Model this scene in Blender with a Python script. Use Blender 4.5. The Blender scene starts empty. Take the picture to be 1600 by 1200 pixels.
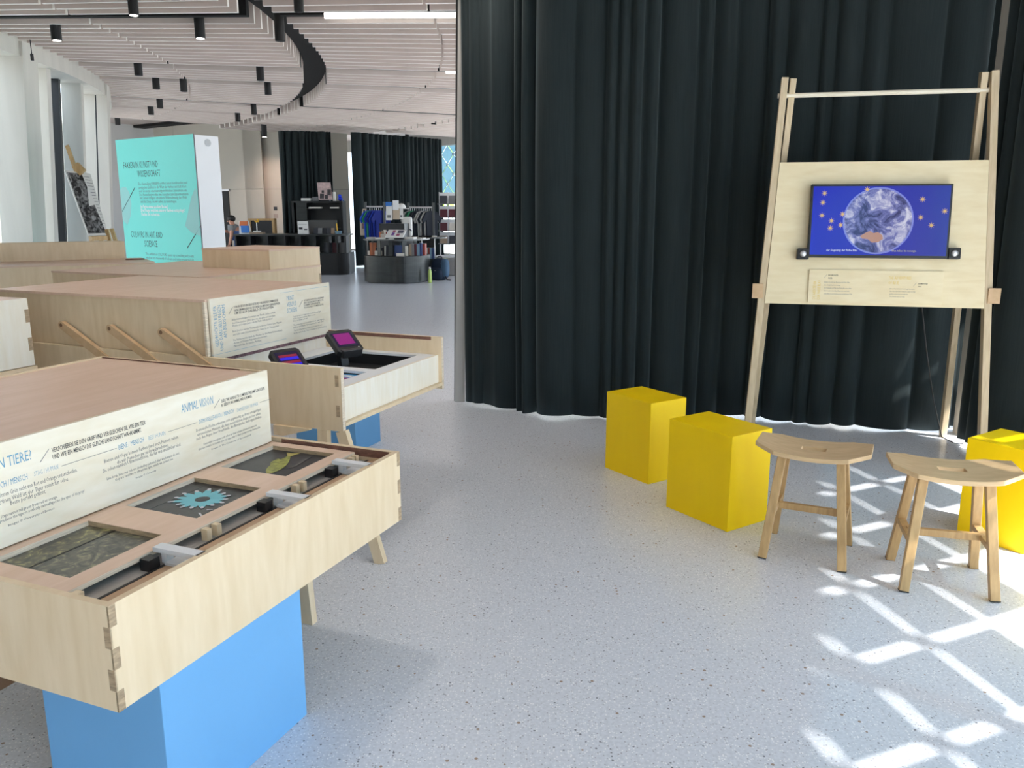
import bpy, bmesh, math, random
from math import sin, cos, pi, radians, sqrt, atan2, tan
from mathutils import Vector, Matrix

random.seed(7)
scene = bpy.context.scene
C = scene.collection

# ------------------------------------------------------------------ camera
F_PX, PITCH, EYE = 1284.0, radians(12.03), 1.5
cam_d = bpy.data.cameras.new('camera'); cam = bpy.data.objects.new('camera', cam_d); C.objects.link(cam)
cam.location = (0, 0, EYE); cam.rotation_euler = (pi/2 - PITCH, 0, 0)
cam_d.sensor_width = 36; cam_d.lens = 36*F_PX/1600; cam_d.clip_end = 300; cam_d.clip_start = .05
scene.camera = cam

# ------------------------------------------------------------------ sky, sun, exposure
w = bpy.data.worlds.new('sky'); scene.world = w; w.use_nodes = True
bg = w.node_tree.nodes['Background']; bg.inputs[0].default_value = (.74, .87, 1.0, 1); bg.inputs[1].default_value = 2.6
SUN_AZ, SUN_EL = radians(-37), radians(52)
sd = bpy.data.lights.new('sun', 'SUN'); sun = bpy.data.objects.new('sun', sd); C.objects.link(sun)
sd.energy = 15; sd.angle = radians(.9); sd.color = (1, .97, .92)
sun.rotation_euler = Vector((cos(SUN_AZ)*cos(SUN_EL), sin(SUN_AZ)*cos(SUN_EL), sin(SUN_EL))).to_track_quat('Z', 'Y').to_euler()
vs = scene.view_settings; vs.view_transform = 'Standard'; vs.look = 'None'; vs.exposure = 0.64; vs.gamma = 1; vs.use_curve_mapping = False

# ------------------------------------------------------------------ helpers
def ray(x, y):
    u = (x-800)/F_PX; v = (600-y)/F_PX
    return Vector((u, cos(PITCH)+v*sin(PITCH), -sin(PITCH)+v*cos(PITCH)))
def fl(x, y, z=0.):            # the place at height z seen at a photo point
    d = ray(x, y); return Vector((0, 0, EYE)) + d*((z-EYE)/d.z)
def dp(x, y, Y):               # the place at distance Y seen at a photo point
    d = ray(x, y); return Vector((0, 0, EYE)) + d*(Y/d.y)

class MB:
    def __init__(s): s.v = []; s.f = []
    def box(s, x0, x1, y0, y1, z0, z1):
        n = len(s.v)
        s.v += [Vector(p) for p in ((x0,y0,z0),(x1,y0,z0),(x1,y1,z0),(x0,y1,z0),(x0,y0,z1),(x1,y0,z1),(x1,y1,z1),(x0,y1,z1))]
        s.f += [tuple(n+i for i in q) for q in ((0,3,2,1),(4,5,6,7),(0,1,5,4),(1,2,6,5),(2,3,7,6),(3,0,4,7))]
        return s
    def hexa(s, P):            # eight corner points, bottom four then top four
        n = len(s.v); s.v += [Vector(p) for p in P]
        s.f += [tuple(n+i for i in q) for q in ((0,3,2,1),(4,5,6,7),(0,1,5,4),(1,2,6,5),(2,3,7,6),(3,0,4,7))]
        return s
    def bar(s, a, b, wx, wy, side=(1,0,0)):   # square bar from a to b
        a = Vector(a); b = Vector(b); d = (b-a).normalized(); sx = Vector(side); sx = (sx - d*sx.dot(d)).normalized(); sy = d.cross(sx)
        q = []
        for p in (a, b):
            for i, j in ((-1,-1),(1,-1),(1,1),(-1,1)): q.append(p + sx*i*wx/2 + sy*j*wy/2)
        return s.hexa(q)
    def cyl(s, a, b, r0, r1=None, n=16, cap=True):
        r1 = r0 if r1 is None else r1
        a = Vector(a); b = Vector(b); d = (b-a).normalized(); sx = d.orthogonal().normalized(); sy = d.cross(sx); m = len(s.v)
        for p, r in ((a, r0), (b, r1)):
            for k in range(n): t = 2*pi*k/n; s.v.append(p + sx*r*cos(t) + sy*r*sin(t))
        for k in range(n): s.f.append((m+k, m+(k+1) % n, m+n+(k+1) % n, m+n+k))
        if cap: s.f.append(tuple(m+k for k in range(n-1, -1, -1))); s.f.append(tuple(m+n+k for k in range(n)))
        return s
    def tube(s, pts, r, n=8):
        for a, b in zip(pts[:-1], pts[1:]): s.cyl(a, b, r, n=n)
        return s
    def prism(s, poly, z0, z1):
        m = len(s.v); n = len(poly)
        for z in (z0, z1):
            for p in poly: s.v.append(Vector((p[0], p[1], z)))
        for k in range(n): s.f.append((m+k, m+(k+1) % n, m+n+(k+1) % n, m+n+k))
        s.f.append(tuple(m+k for k in range(n-1, -1, -1))); s.f.append(tuple(m+n+k for k in range(n)))
        return s
    def slab(s, poly, org, xd, yd, t):   # polygon in the plane (org,xd,yd), thickness t along xd x yd
        m = len(s.v); n = len(poly); xd = Vector(xd); yd = Vector(yd); nn = xd.cross(yd).normalized(); org = Vector(org)
        for k in (0, t):
            for p in poly: s.v.append(org + xd*p[0] + yd*p[1] + nn*k)
        for k in range(n): s.f.append((m+k, m+(k+1) % n, m+n+(k+1) % n, m+n+k))
        s.f.append(tuple(m+k for k in range(n-1, -1, -1))); s.f.append(tuple(m+n+k for k in range(n)))
        return s
    def lathe(s, prof, c=(0,0,0), n=20):
        m = len(s.v); c = Vector(c)
        for r, z in prof:
            for k in range(n): t = 2*pi*k/n; s.v.append(c + Vector((r*cos(t), r*sin(t), z)))
        for i in range(len(prof)-1):
            for k in range(n): s.f.append((m+i*n+k, m+i*n+(k+1) % n, m+(i+1)*n+(k+1) % n, m+(i+1)*n+k))
        s.f.append(tuple(m+k for k in range(n-1, -1, -1))); q = m+(len(prof)-1)*n; s.f.append(tuple(q+k for k in range(n)))
        return s
    def ball(s, c, rx, ry, rz, n=14, m=9, e=1.):
        prof = []
        base = len(s.v); c = Vector(c)
        sg = lambda x: (abs(x)**e)*(1 if x >= 0 else -1)
        for i in range(m+1):
            a = -pi/2 + pi*i/m
            for k in range(n):
                t = 2*pi*k/n
                s.v.append(c + Vector((rx*sg(cos(a))*sg(cos(t)), ry*sg(cos(a))*sg(sin(t)), rz*sg(sin(a)))))
        for i in range(m):
            for k in range(n): s.f.append((base+i*n+k, base+i*n+(k+1) % n, base+(i+1)*n+(k+1) % n, base+(i+1)*n+k))
        return s
    def mesh(s, name):
        me = bpy.data.meshes.new(name); me.from_pydata([tuple(v) for v in s.v], [], s.f); me.update(); return me
    def build(s, name, m, parent=None, smooth=False, bevel=0):
        me = s.mesh(name); me.materials.append(m)
        if smooth:
            for p in me.polygons: p.use_smooth = True
        o = bpy.data.objects.new(name, me); C.objects.link(o)
        if parent: o.parent = parent
        if bevel:
            b = o.modifiers.new('bevel', 'BEVEL'); b.width = bevel; b.segments = 2; b.limit_method = 'ANGLE'
        return o

def tag(o, label=None, cat=None, group=None, kind=None):
    if label: o['label'] = label
    if cat: o['category'] = cat
    if group: o['group'] = group
    if kind: o['kind'] = kind
    return o
def empty(name, loc=(0,0,0), rz=0):
    o = bpy.data.objects.new(name, None); C.objects.link(o); o.location = loc; o.rotation_euler = (0, 0, rz); o.empty_display_size = .05
    return o
def thing(name, label, cat, loc=(0,0,0), rz=0, group=None): return tag(empty(name, loc, rz), label, cat, group)
def inst(name, me, parent=None, mtx=None):
    o = bpy.data.objects.new(name, me); C.objects.link(o)
    if parent: o.parent = parent
    if mtx is not None: o.matrix_basis = mtx
    return o
def copy_tree(o, parent=None):
    c = o.copy(); C.objects.link(c); c.parent = parent
    for ch in list(o.children): copy_tree(ch, c)
    return c
def recentre(o):               # put the origin of a single mesh thing at its base
    vs_ = o.data.vertices; n = len(vs_); cx = sum(v.co.x for v in vs_)/n; cy = sum(v.co.y for v in vs_)/n; z = min(v.co.z for v in vs_)
    o.data.transform(Matrix.Translation((-cx, -cy, -z))); o.location = (cx, cy, z); return o

# ------------------------------------------------------------------ materials
def new_mat(name):
    m = bpy.data.materials.new(name); m.use_nodes = True
    return m, m.node_tree.nodes, m.node_tree.links, m.node_tree.nodes['Principled BSDF']
def pbr(name, col, rough=.5, metal=0., spec=.5, grain=None, amount=.12, emit=None, bump=0.):
    m, N, K, b = new_mat(name)
    b.inputs['Base Color'].default_value = (*col, 1); b.inputs['Roughness'].default_value = rough; b.inputs['Metallic'].default_value = metal
    b.inputs['Specular IOR Level'].default_value = spec
    if grain:
        tc = N.new('ShaderNodeTexCoord'); mp = N.new('ShaderNodeMapping'); mp.inputs['Scale'].default_value = grain; K.new(tc.outputs['Object'], mp.inputs[0])
        no = N.new('ShaderNodeTexNoise'); no.inputs['Scale'].default_value = 1; no.inputs['Detail'].default_value = 6; no.inputs['Distortion'].default_value = .8; K.new(mp.outputs[0], no.inputs[0])
        cr = N.new('ShaderNodeValToRGB'); cr.color_ramp.elements[0].position = .3; cr.color_ramp.elements[1].position = .7
        cr.color_ramp.elements[0].color = (*[c*(1-amount) for c in col], 1); cr.color_ramp.elements[1].color = (*[min(1, c*(1+amount*.6)) for c in col], 1)
        K.new(no.outputs[0], cr.inputs[0]); K.new(cr.outputs[0], b.inputs['Base Color'])
        if bump:
            bp = N.new('ShaderNodeBump'); bp.inputs['Strength'].default_value = bump; bp.inputs['Distance'].default_value = .01; K.new(no.outputs[0], bp.inputs['Height']); K.new(bp.outputs[0], b.inputs['Normal'])
    if emit: b.inputs['Emission Color'].default_value = (*col, 1); b.inputs['Emission Strength'].default_value = emit
    return m
def sr(r, g, b): return tuple(((c/255)/12.92 if c/255 <= .04045 else ((c/255+.055)/1.055)**2.4) for c in (r, g, b))

M = {}
def veneer(name, col, scale, amount=.12, rough=.45):
    m, N, K, b = new_mat(name); b.inputs['Roughness'].default_value = rough; b.inputs['Specular IOR Level'].default_value = .35
    tc = N.new('ShaderNodeTexCoord'); mp = N.new('ShaderNodeMapping'); mp.inputs['Scale'].default_value = scale; K.new(tc.outputs['Object'], mp.inputs[0])
    n1 = N.new('ShaderNodeTexNoise'); n1.inputs['Scale'].default_value = 1; n1.inputs['Detail'].default_value = 2; n1.inputs['Distortion'].default_value = .6; K.new(mp.outputs[0], n1.inputs[0])
    mu = N.new('ShaderNodeMath'); mu.operation = 'MULTIPLY'; mu.inputs[1].default_value = 11; K.new(n1.outputs[0], mu.inputs[0])
    fr = N.new('ShaderNodeMath'); fr.operation = 'PINGPONG'; fr.inputs[1].default_value = 1; K.new(mu.outputs[0], fr.inputs[0])
    mp2 = N.new('ShaderNodeMapping'); mp2.inputs['Scale'].default_value = [s*9 for s in scale]; K.new(tc.outputs['Object'], mp2.inputs[0])
    n2 = N.new('ShaderNodeTexNoise'); n2.inputs['Scale'].default_value = 1; n2.inputs['Detail'].default_value = 4; K.new(mp2.outputs[0], n2.inputs[0])
    ad = N.new('ShaderNodeMath'); ad.operation = 'MULTIPLY_ADD'; ad.inputs[1].default_value = .35; K.new(fr.outputs[0], ad.inputs[0]); K.new(n2.outputs[0], ad.inputs[2])
    cr = N.new('ShaderNodeValToRGB'); e = cr.color_ramp.elements; e[0].position = .3; e[1].position = 1.0
    e[0].color = (*[min(1, c*(1+amount*.5)) for c in col], 1); e[1].color = (*[c*(1-amount)*k for c, k in zip(col, (1, .96, .88))], 1)
    K.new(ad.outputs[0], cr.inputs[0]); K.new(cr.outputs[0], b.inputs['Base Color']); return m
M['birch'] = veneer('birch_plywood', sr(228, 207, 176), (5, 5, .8), .07)
M['birch_top'] = veneer('rosy_plywood_top', sr(222, 193, 173), (.9, 6, 6), .07, .4)
M['birch_panel'] = veneer('pale_birch_panel', sr(238, 231, 215), (1.2, 5, 5), .06, .4)
M['easel_board'] = veneer('yellowish_birch', sr(232, 218, 184), (1.2, 5, 5), .06, .4)
M['birch_white'] = veneer('whitewashed_birch', sr(243, 237, 225), (6, 6, .8), .04)
M['endgrain'] = pbr('plywood_end_grain', sr(176, 152, 122), .6, grain=(30, 30, 160), amount=.35)
M['ply_edge'] = pbr('plywood_edge', sr(228, 212, 190), .6, grain=(8, 8, 300), amount=.25)
M['ply_dark'] = pbr('stained_plywood_edge', sr(128, 88, 74), .6, grain=(30, 30, 90), amount=.4)
M['pine'] = veneer('pine_rail', sr(196, 164, 134), (1, 9, 9), .22)
M['oak'] = veneer('oak', sr(198, 164, 116), (9, 9, 1.2), .2)
M['ash'] = veneer('ash_post', sr(210, 192, 162), (9, 9, 1.2), .14)
M['oak_seat'] = veneer('oak_seat', sr(208, 178, 138), (1.5, 9, 9), .12)
M['stick'] = veneer('oak_bar', sr(205, 174, 138), (5, 5, 5), .1)
M['darkwood'] = pbr('brown_board', sr(120, 88, 62), .6, grain=(2, 20, 20))
M['blue'] = pbr('blue_paint', sr(114, 174, 224), .5, grain=(3, 3, 3), amount=.03)
M['yellow'] = pbr('yellow_paint', sr(255, 213, 2), .42, spec=.3, grain=(5, 5, 1), amount=.05)
M['black'] = pbr('black_plastic', (.012, .012, .014), .4)
M['blackmetal'] = pbr('black_metal', (.015, .015, .016), .45, .3)
M['steel'] = pbr('dark_steel', (.05, .053, .052), .32, .75, grain=(2, 2, 14), amount=.25)
M['alu'] = pbr('brushed_aluminium', (.72, .72, .73), .38, .6)
M['chrome'] = pbr('chrome', (.8, .8, .8), .15, 1)
M['white'] = pbr('white_paint', (.82, .83, .84), .45)
M['handle'] = pbr('white_lacquered_handle', (.75, .76, .78), .35)
M['paper'] = pbr('paper', (.8, .79, .76), .7)
M['ink'] = pbr('black_ink', (.03, .03, .035), .6)
M['inkgrey'] = pbr('grey_ink', (.16, .16, .17), .6)
M['inkblue'] = pbr('blue_ink', sr(104, 158, 188), .6)
M['inkpale'] = pbr('pale_blue_ink', sr(160, 184, 198), .6)
M['inkyellow'] = pbr('yellow_ink', sr(222, 190, 90), .6)
M['inkgold'] = pbr('violet_print', sr(140, 105, 110), .7, grain=(60, 60, 60), amount=.6)
M['slat'] = pbr('white_oiled_timber', sr(222, 207, 198), .6, grain=(2, 2, 2), amount=.05)
M['slat_lit'] = pbr('lit_slat_edge', sr(250, 244, 236), .5)
M['slab'] = pbr('ceiling_board', sr(190, 176, 168), .8)
M['void'] = pbr('black_ceiling_gap', (.006, .006, .006), .9)
M['timber'] = pbr('white_glazed_timber', sr(208, 203, 193), .6, grain=(5, 5, .6), amount=.07)
M['frame_dark'] = pbr('black_window_frame', (.012, .013, .015), .4)
M['wall'] = pbr('grey_wall_panel', sr(188, 182, 170), .7, grain=(1, 1, 1), amount=.04)
M['white_wall'] = pbr('white_wall', (.75, .74, .72), .8)
M['ground'] = pbr('ground_outside', sr(176, 176, 174), .9, grain=(.4, .4, .4), amount=.25)
M['leaf'] = pbr('tree_leaf', sr(130, 165, 60), .7, grain=(2, 2, 2), amount=.4)
M['bark'] = pbr('bark', sr(90, 74, 60), .9)
M['lamp'] = pbr('lamp_lens', (1, .95, .88), .4, emit=6.)
M['led'] = pbr('led_strip', (1, .97, .92), .4, emit=5.)
M['skin'] = pbr('skin', sr(205, 150, 125), .55)
M['hair'] = pbr('dark_hair', (.014, .011, .010), .6)
M['grey_shirt'] = pbr('grey_cotton', sr(140, 140, 140), .85)
M['jeans'] = pbr('blue_denim', sr(75, 100, 150), .85)
M['canvas'] = pbr('natural_canvas', sr(196, 178, 156), .9)
M['navy'] = pbr('navy_fabric', sr(28, 44, 66), .8)
M['slate'] = pbr('slate_fabric', sr(64, 92, 118), .8)
M['lime'] = pbr('lime_plastic', sr(190, 215, 120), .4)
M['red'] = pbr('red_plastic', sr(170, 30, 35), .4)
M['orange'] = pbr('orange_print', sr(205, 110, 60), .6)
M['cobalt'] = pbr('cobalt_print', sr(40, 110, 190), .5)
M['brassy'] = pbr('gold_paint', sr(230, 180, 50), .4, .4)
M['greyscreen'] = pbr('grey_screen_panel', sr(96, 98, 98), .35, .4)
M['bench'] = pbr('bench_felt', sr(205, 205, 208), .8)
M['rubber'] = pbr('dark_rubber', (.02, .02, .02), .7)
BOOK = [pbr('book_cover_%d' % i, sr(*c), .55) for i, c in enumerate([(210,205,196),(60,62,70),(150,60,50),(190,110,70),(44,64,110),(120,120,122),(160,140,120),(24,26,34),(120,150,170),(226,220,210),(90,40,50),(70,110,90)])]

def floor_mat():
    m, N, K, b = new_mat('terrazzo'); b.inputs['Roughness'].default_value = .26; b.inputs['Specular IOR Level'].default_value = .5
    tc = N.new('ShaderNodeTexCoord')
    def chips(scale, lo, dmax):
        v = N.new('ShaderNodeTexVoronoi'); v.inputs['Scale'].default_value = scale; K.new(tc.outputs['Object'], v.inputs['Vector'])
        sp = N.new('ShaderNodeSeparateColor'); K.new(v.outputs['Color'], sp.inputs[0])
        a = N.new('ShaderNodeMath'); a.operation = 'GREATER_THAN'; a.inputs[1].default_value = lo; K.new(sp.outputs[0], a.inputs[0])
        d = N.new('ShaderNodeMath'); d.operation = 'LESS_THAN'; d.inputs[1].default_value = dmax; K.new(v.outputs['Distance'], d.inputs[0])
        p = N.new('ShaderNodeMath'); p.operation = 'MULTIPLY'; K.new(a.outputs[0], p.inputs[0]); K.new(d.outputs[0], p.inputs[1]); return p, sp
    base = N.new('ShaderNodeTexNoise'); base.inputs['Scale'].default_value = 90; base.inputs['Detail'].default_value = 3; K.new(tc.outputs['Object'], base.inputs[0])
    cr = N.new('ShaderNodeValToRGB'); cr.color_ramp.elements[0].position = .35; cr.color_ramp.elements[1].position = .65
    cr.color_ramp.elements[0].color = (*sr(203, 206, 213), 1); cr.color_ramp.elements[1].color = (*sr(217, 220, 227), 1); K.new(base.outputs[0], cr.inputs[0])
    out = cr.outputs[0]
    for scale, lo, dm, col in ((120, .82, .32, sr(172, 172, 177)), (75, .93, .26, sr(128, 130, 136)), (150, .75, .4, sr(238, 238, 240)), (50, .975, .26, sr(160, 140, 125))):
        p, _ = chips(scale, lo, dm); mx = N.new('ShaderNodeMix'); mx.data_type = 'RGBA'; K.new(p.outputs[0], mx.inputs[0]); K.new(out, mx.inputs[6]); mx.inputs[7].default_value = (*col, 1); out = mx.outputs[2]
    K.new(out, b.inputs['Base Color']); return m
M['floor'] = floor_mat()

def curtain_mat():
    m, N, K, b = new_mat('dark_green_curtain'); b.inputs['Roughness'].default_value = .85; b.inputs['Specular IOR Level'].default_value = .2
    b.inputs['Sheen Weight'].default_value = .25; b.inputs['Sheen Roughness'].default_value = .4; b.inputs['Sheen Tint'].default_value = (.6, .75, .8, 1)
    tc = N.new('ShaderNodeTexCoord'); mp = N.new('ShaderNodeMapping'); mp.inputs['Scale'].default_value = (160, 160, 4); K.new(tc.outputs['Object'], mp.inputs[0])
    no = N.new('ShaderNodeTexNoise'); no.inputs['Scale'].default_value = 1; no.inputs['Detail'].default_value = 3; K.new(mp.outputs[0], no.inputs[0])
    cr = N.new('ShaderNodeValToRGB'); cr.color_ramp.elements[0].color = (.010, .016, .0175, 1); cr.color_ramp.elements[1].color = (.025, .034, .036, 1); K.new(no.outputs[0], cr.inputs[0]); K.new(cr.outputs[0], b.inputs['Base Color'])
    return m
M['curtain'] = curtain_mat()

def glass_mat(name, tint, gloss=.08):
    m = bpy.data.materials.new(name); m.use_nodes = True; N = m.node_tree.nodes; K = m.node_tree.links; N.clear()
    o = N.new('ShaderNodeOutputMaterial'); t = N.new('ShaderNodeBsdfTransparent'); t.inputs[0].default_value = (*tint, 1)
    g = N.new('ShaderNodeBsdfGlossy'); g.inputs['Roughness'].default_value = .03; lw = N.new('ShaderNodeLayerWeight'); pw = N.new('ShaderNodeMath'); pw.operation = 'POWER'; pw.inputs[1].default_value = 5; K.new(lw.outputs['Facing'], pw.inputs[0])
    f = N.new('ShaderNodeMath'); f.operation = 'MULTIPLY_ADD'; f.inputs[1].default_value = .7; f.inputs[2].default_value = .04; K.new(pw.outputs[0], f.inputs[0])
    mx = N.new('ShaderNodeMixShader'); K.new(f.outputs[0], mx.inputs[0]); K.new(t.outputs[0], mx.inputs[1]); K.new(g.outputs[0], mx.inputs[2]); K.new(mx.outputs[0], o.inputs[0]); return m
M['glass'] = glass_mat('window_glass', (.955, .96, .965))
def screen_panel_mat():
    m = bpy.data.materials.new('blue_tinted_panel'); m.use_nodes = True; N = m.node_tree.nodes; K = m.node_tree.links; N.clear()
    o = N.new('ShaderNodeOutputMaterial'); t = N.new('ShaderNodeBsdfTransparent'); t.inputs[0].default_value = (.09, .22, .27, 1)
    tr = N.new('ShaderNodeBsdfTranslucent'); tr.inputs[0].default_value = (.55, .68, .76, 1); mx = N.new('ShaderNodeMixShader'); mx.inputs[0].default_value = .5
    K.new(t.outputs[0], mx.inputs[1]); K.new(tr.outputs[0], mx.inputs[2]); K.new(mx.outputs[0], o.inputs[0]); return m
M['pv'] = screen_panel_mat()

def emit_mat(name, col, s=1.):
    m = bpy.data.materials.new(name); m.use_nodes = True; N = m.node_tree.nodes; K = m.node_tree.links; b = N['Principled BSDF']
    b.inputs['Base Color'].default_value = (.01, .01, .01, 1); b.inputs['Roughness'].default_value = .12; b.inputs['Emission Color'].default_value = (*col, 1); b.inputs['Emission Strength'].default_value = s; return m

# ------------------------------------------------------------------ text
def text(body, parent, org, xd, up, cap, m, sx=.6, name='lettering', line=1.15, align='LEFT', bold=0., fit=None):
    cu = bpy.data.curves.new('t', 'FONT'); cu.body = body; cu.size = 1; cu.resolution_u = 1; cu.space_line = line; cu.align_x = align; cu.offset = bold
    ob = bpy.data.objects.new('t', cu); C.objects.link(ob)
    me = bpy.data.meshes.new_from_object(ob.evaluated_get(bpy.context.evaluated_depsgraph_get()))
    bpy.data.objects.remove(ob); bpy.data.curves.remove(cu)
    xd = Vector(xd).normalized(); up = Vector(up).normalized(); k = cap/.69; n = xd.cross(up)
    T = Matrix.Identity(4)
    for i in range(3): T[i][0] = xd[i]*k*sx; T[i][1] = up[i]*k; T[i][2] = n[i]*k; T[i][3] = org[i]
    if fit:
        xs_ = [v.co.x for v in me.vertices]; me.transform(Matrix.Translation((-min(xs_), 0, 0))); T = T @ Matrix.Diagonal((fit/(max(xs_)-min(xs_))/(k*sx), 1, 1, 1))
    me.transform(T); me.name = name; me.materials.clear(); me.materials.append(m)
    o = bpy.data.objects.new(name, me); C.objects.link(o)
    if parent: o.parent = parent
    return o
def strip(parent, a, b, wdt, m, n, name='printed_line'):
    a = Vector(a); b = Vector(b); d = (b-a).normalized(); s_ = Vector(n).cross(d).normalized()*wdt/2; n = Vector(n).normalized()*.0006
    mb = MB(); mb.hexa([a-s_, b-s_, b+s_, a+s_, a-s_+n, b-s_+n, b+s_+n, a+s_+n]); return mb.build(name, m, parent)

# ================================================================== BUILDING (a ring around the point RC)
RC = Vector((-20, 10.4, 0)); ZC = 3.6
R_IN, R_OUT, R_SCR = 13.7, 24.8, 25.0
def pol(r, deg, z=0.): return Vector((RC.x + r*cos(radians(deg)), RC.y + r*sin(radians(deg)), z))
def arc_band(r0, r1, z0, z1, a0, a1, step=2.):
    mb = MB(); n = max(1, int(round((a1-a0)/step)))
    for k in range(n):
        b0 = a0 + (a1-a0)*k/n; b1 = a0 + (a1-a0)*(k+1)/n
        mb.hexa([pol(r0,b0,z0),pol(r1,b0,z0),pol(r1,b1,z0),pol(r0,b1,z0),pol(r0,b0,z1),pol(r1,b0,z1),pol(r1,b1,z1),pol(r0,b1,z1)])
    return mb
A0, A1 = -44, 58
floor = tag(arc_band(13.2, 25.3, -.12, 0, A0, A1).build('floor', M['floor']), kind='structure')
g = tag(MB().lathe([(0.5, -.3), (140, -.3), (140, -.25), (.5, -.25)], RC, 48).build('ground', M['ground']), kind='structure')

# ceiling: slab, radial slats in five rings, black ring gap
ceil_ = tag(arc_band(13.3, 25.4, ZC+.28, ZC+.42, A0, A1).build('ceiling', M['slab']), kind='structure')
arc_band(17.03, 17.39, ZC+.20, ZC+.275, -20, A1).build('ring_gap', M['void'], ceil_)
arc_band(21.22, 21.36, ZC+.20, ZC+.275, -20, A1).build('ring_gap', M['void'], ceil_)
seams = (-1.5, 10., 15.6, 27., 33., 44.)
RINGS = [(13.75, 15.10), (15.13, 17.02), (17.40, 19.10), (19.13, 21.18), (21.40, 24.6)]
def slat_mesh(length):
    me = MB().box(0, length, -.022, .022, 0, .27).mesh('slat'); me.materials.append(M['slat']); me.materials.append(M['slat_lit'])
    for i in (0, 3, 5): me.polygons[i].material_index = 1      # light caught below and at both ends, painted as a paler tone
    return me
nslat = 0
smesh = []
for r0, r1 in RINGS:
    smesh.append(slat_mesh(r1-r0))
deg = -9.0
while deg < 46:
    near = min(abs(deg-s_) for s_ in seams)
    if near > .34:
        for i, (r0, r1) in enumerate(RINGS):
            if nslat < 300 and not (i == 4 and deg > 40) and not (i < 2 and deg > 43):
                p = pol(r0, deg, ZC); o = inst('slat', smesh[i], ceil_); o.location = p; o.rotation_euler = (0, 0, radians(deg)); nslat += 1
    deg += .92
for s_ in seams[:-1]:           # black boxes painting the dark of the gaps between the slat fields
    for r0, r1 in ((13.75, 17.02), (17.40, 21.18), (21.4, 24.6)):
        mb = MB().box(0, r1-r0, -.05, .05, .03, .27); o = mb.build('seam_dark', M['void'], ceil_); o.location = pol(r0, s_, ZC); o.rotation_euler = (0, 0, radians(s_))
for s_, r0, r1 in ((-1.62, 17.9, 22.6), (10.0, 19.25, 20.1)):
    o = MB().box(0, r1-r0, -.018, .018, -.004, .05).build('led_strip', M['led'], ceil_); o.location = pol(r0, s_, ZC); o.rotation_euler = (0, 0, radians(s_))

# facades -------------------------------------------------------------
def rbox(mb, r0, r1, deg, wdt, z0, z1, lean=0.):     # upright post, radial r0..r1, tangential width, leaning towards the room
    rad = Vector((cos(radians(deg)), sin(radians(deg)), 0)); tg = Vector((-rad.y, rad.x, 0)); q = []
    for z in (z0, z1):
        sh = lean*(z-ZC)
        for a, b in ((r0,-1),(r1,-1),(r1,1),(r0,1)): q.append(RC + rad*(a+sh) + tg*b*wdt/2 + Vector((0,0,z)))
    mb.hexa(q); return mb
LEAN = tan(radians(3.6))
wi = tag(empty('wall_inner', pol(R_IN, 5)), kind='structure')
def wpart(name, mb, m, parent):
    o = mb.build(name, m); o.parent = parent; o.matrix_parent_inverse = Matrix.Translation(-parent.location); return o
for deg in (-42.4, -27, -11.6, 3.7, 19.2, 34.4, 49.8): wpart('column', rbox(MB(), R_IN-.30, R_IN+.10, deg, .38, 0, ZC-.02, LEAN), M['timber'], wi)
for deg in (-2.2, 7.0, 12.9, 24.0, 28.6): wpart('fin', rbox(MB(), R_IN-.30, R_IN-.02, deg, .14, 0, ZC-.2, LEAN), M['timber'], wi)
for deg in (-.6, 8.4, 11.1, 15.6, 26.2): wpart('window_post', rbox(MB(), R_IN-.34, R_IN-.22, deg, .09, 0, ZC-.2, LEAN), M['frame_dark'], wi)
for a0, a1 in ((-6, 0), (0, 7.), (7., 12.9), (12.9, 18.), (18., 30), (30, 45), (45, 58)):
    mb = MB(); n = max(1, int((a1-a0)/2))
    for k in range(n):
        b0 = a0+(a1-a0)*k/n; b1 = a0+(a1-a0)*(k+1)/n
        q = []
        for z in (.1, ZC-.2):
            sh = LEAN*(z-ZC)
            for r_, b_ in ((R_IN-.30, b0), (R_IN-.29, b0), (R_IN-.29, b1), (R_IN-.30, b1)): q.append(pol(r_+sh, b_, z))
        mb.hexa(q)
    wpart('glass_pane', mb, M['glass'], wi)
wpart('light_block_bay', arc_band(R_IN-.30, R_IN-.24, 0, ZC+.3, A0, -6), M['wall'], wi)  # unseen infill, added to cut the light from behind and left
wpart('top_beam', arc_band(R_IN-.36, R_IN+.06, ZC-.2, ZC+.3, A0, A1), M['timber'], wi)
wpart('sill', arc_band(R_IN-.62, R_IN-.42, 0, .1, A0, A1), M['timber'], wi)
wpart('blind_cord', MB().tube([pol(R_IN-.04, 16.9, 3.35), pol(R_IN-.2, 16.9, .9)], .012, 6), M['frame_dark'], wi)

wo = tag(empty('wall_outer', pol(R_OUT, -15)), kind='structure')
LO = tan(radians(-1.6))
for deg in (-35.7, -24.6, 2, 13.5, 25, 34): wpart('column', rbox(MB(), R_OUT-.62, R_OUT-.12, deg, .3, 0, ZC+.28, LO), M['timber'], wo)
for k in range(-6, 11):
    deg = 6.52 + 5.73*k
    wpart('mullion', rbox(MB(), R_OUT-.05, R_OUT+.05, deg, .06, 0, ZC+.2, 0), M['timber' if k > 5 else 'white'], wo)
    b0, b1 = deg, deg+5.73
    wpart('glass_pane', arc_band(R_OUT, R_OUT+.012, .06, ZC-.1, b0+.1, b1-.1, 1.5), M['glass'], wo)
wpart('column', MB().box(3.03, 3.15, 5.33, 5.46, 0, ZC+.28), M['timber'], wo)
wpart('top_beam', arc_band(R_OUT-.1, R_OUT+.1, ZC-.1, ZC+.3, A0, A1), M['timber'], wo)
wpart('sill', arc_band(R_OUT-.08, R_OUT+.08, -.02, .06, A0, A1), M['timber'], wo)
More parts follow.
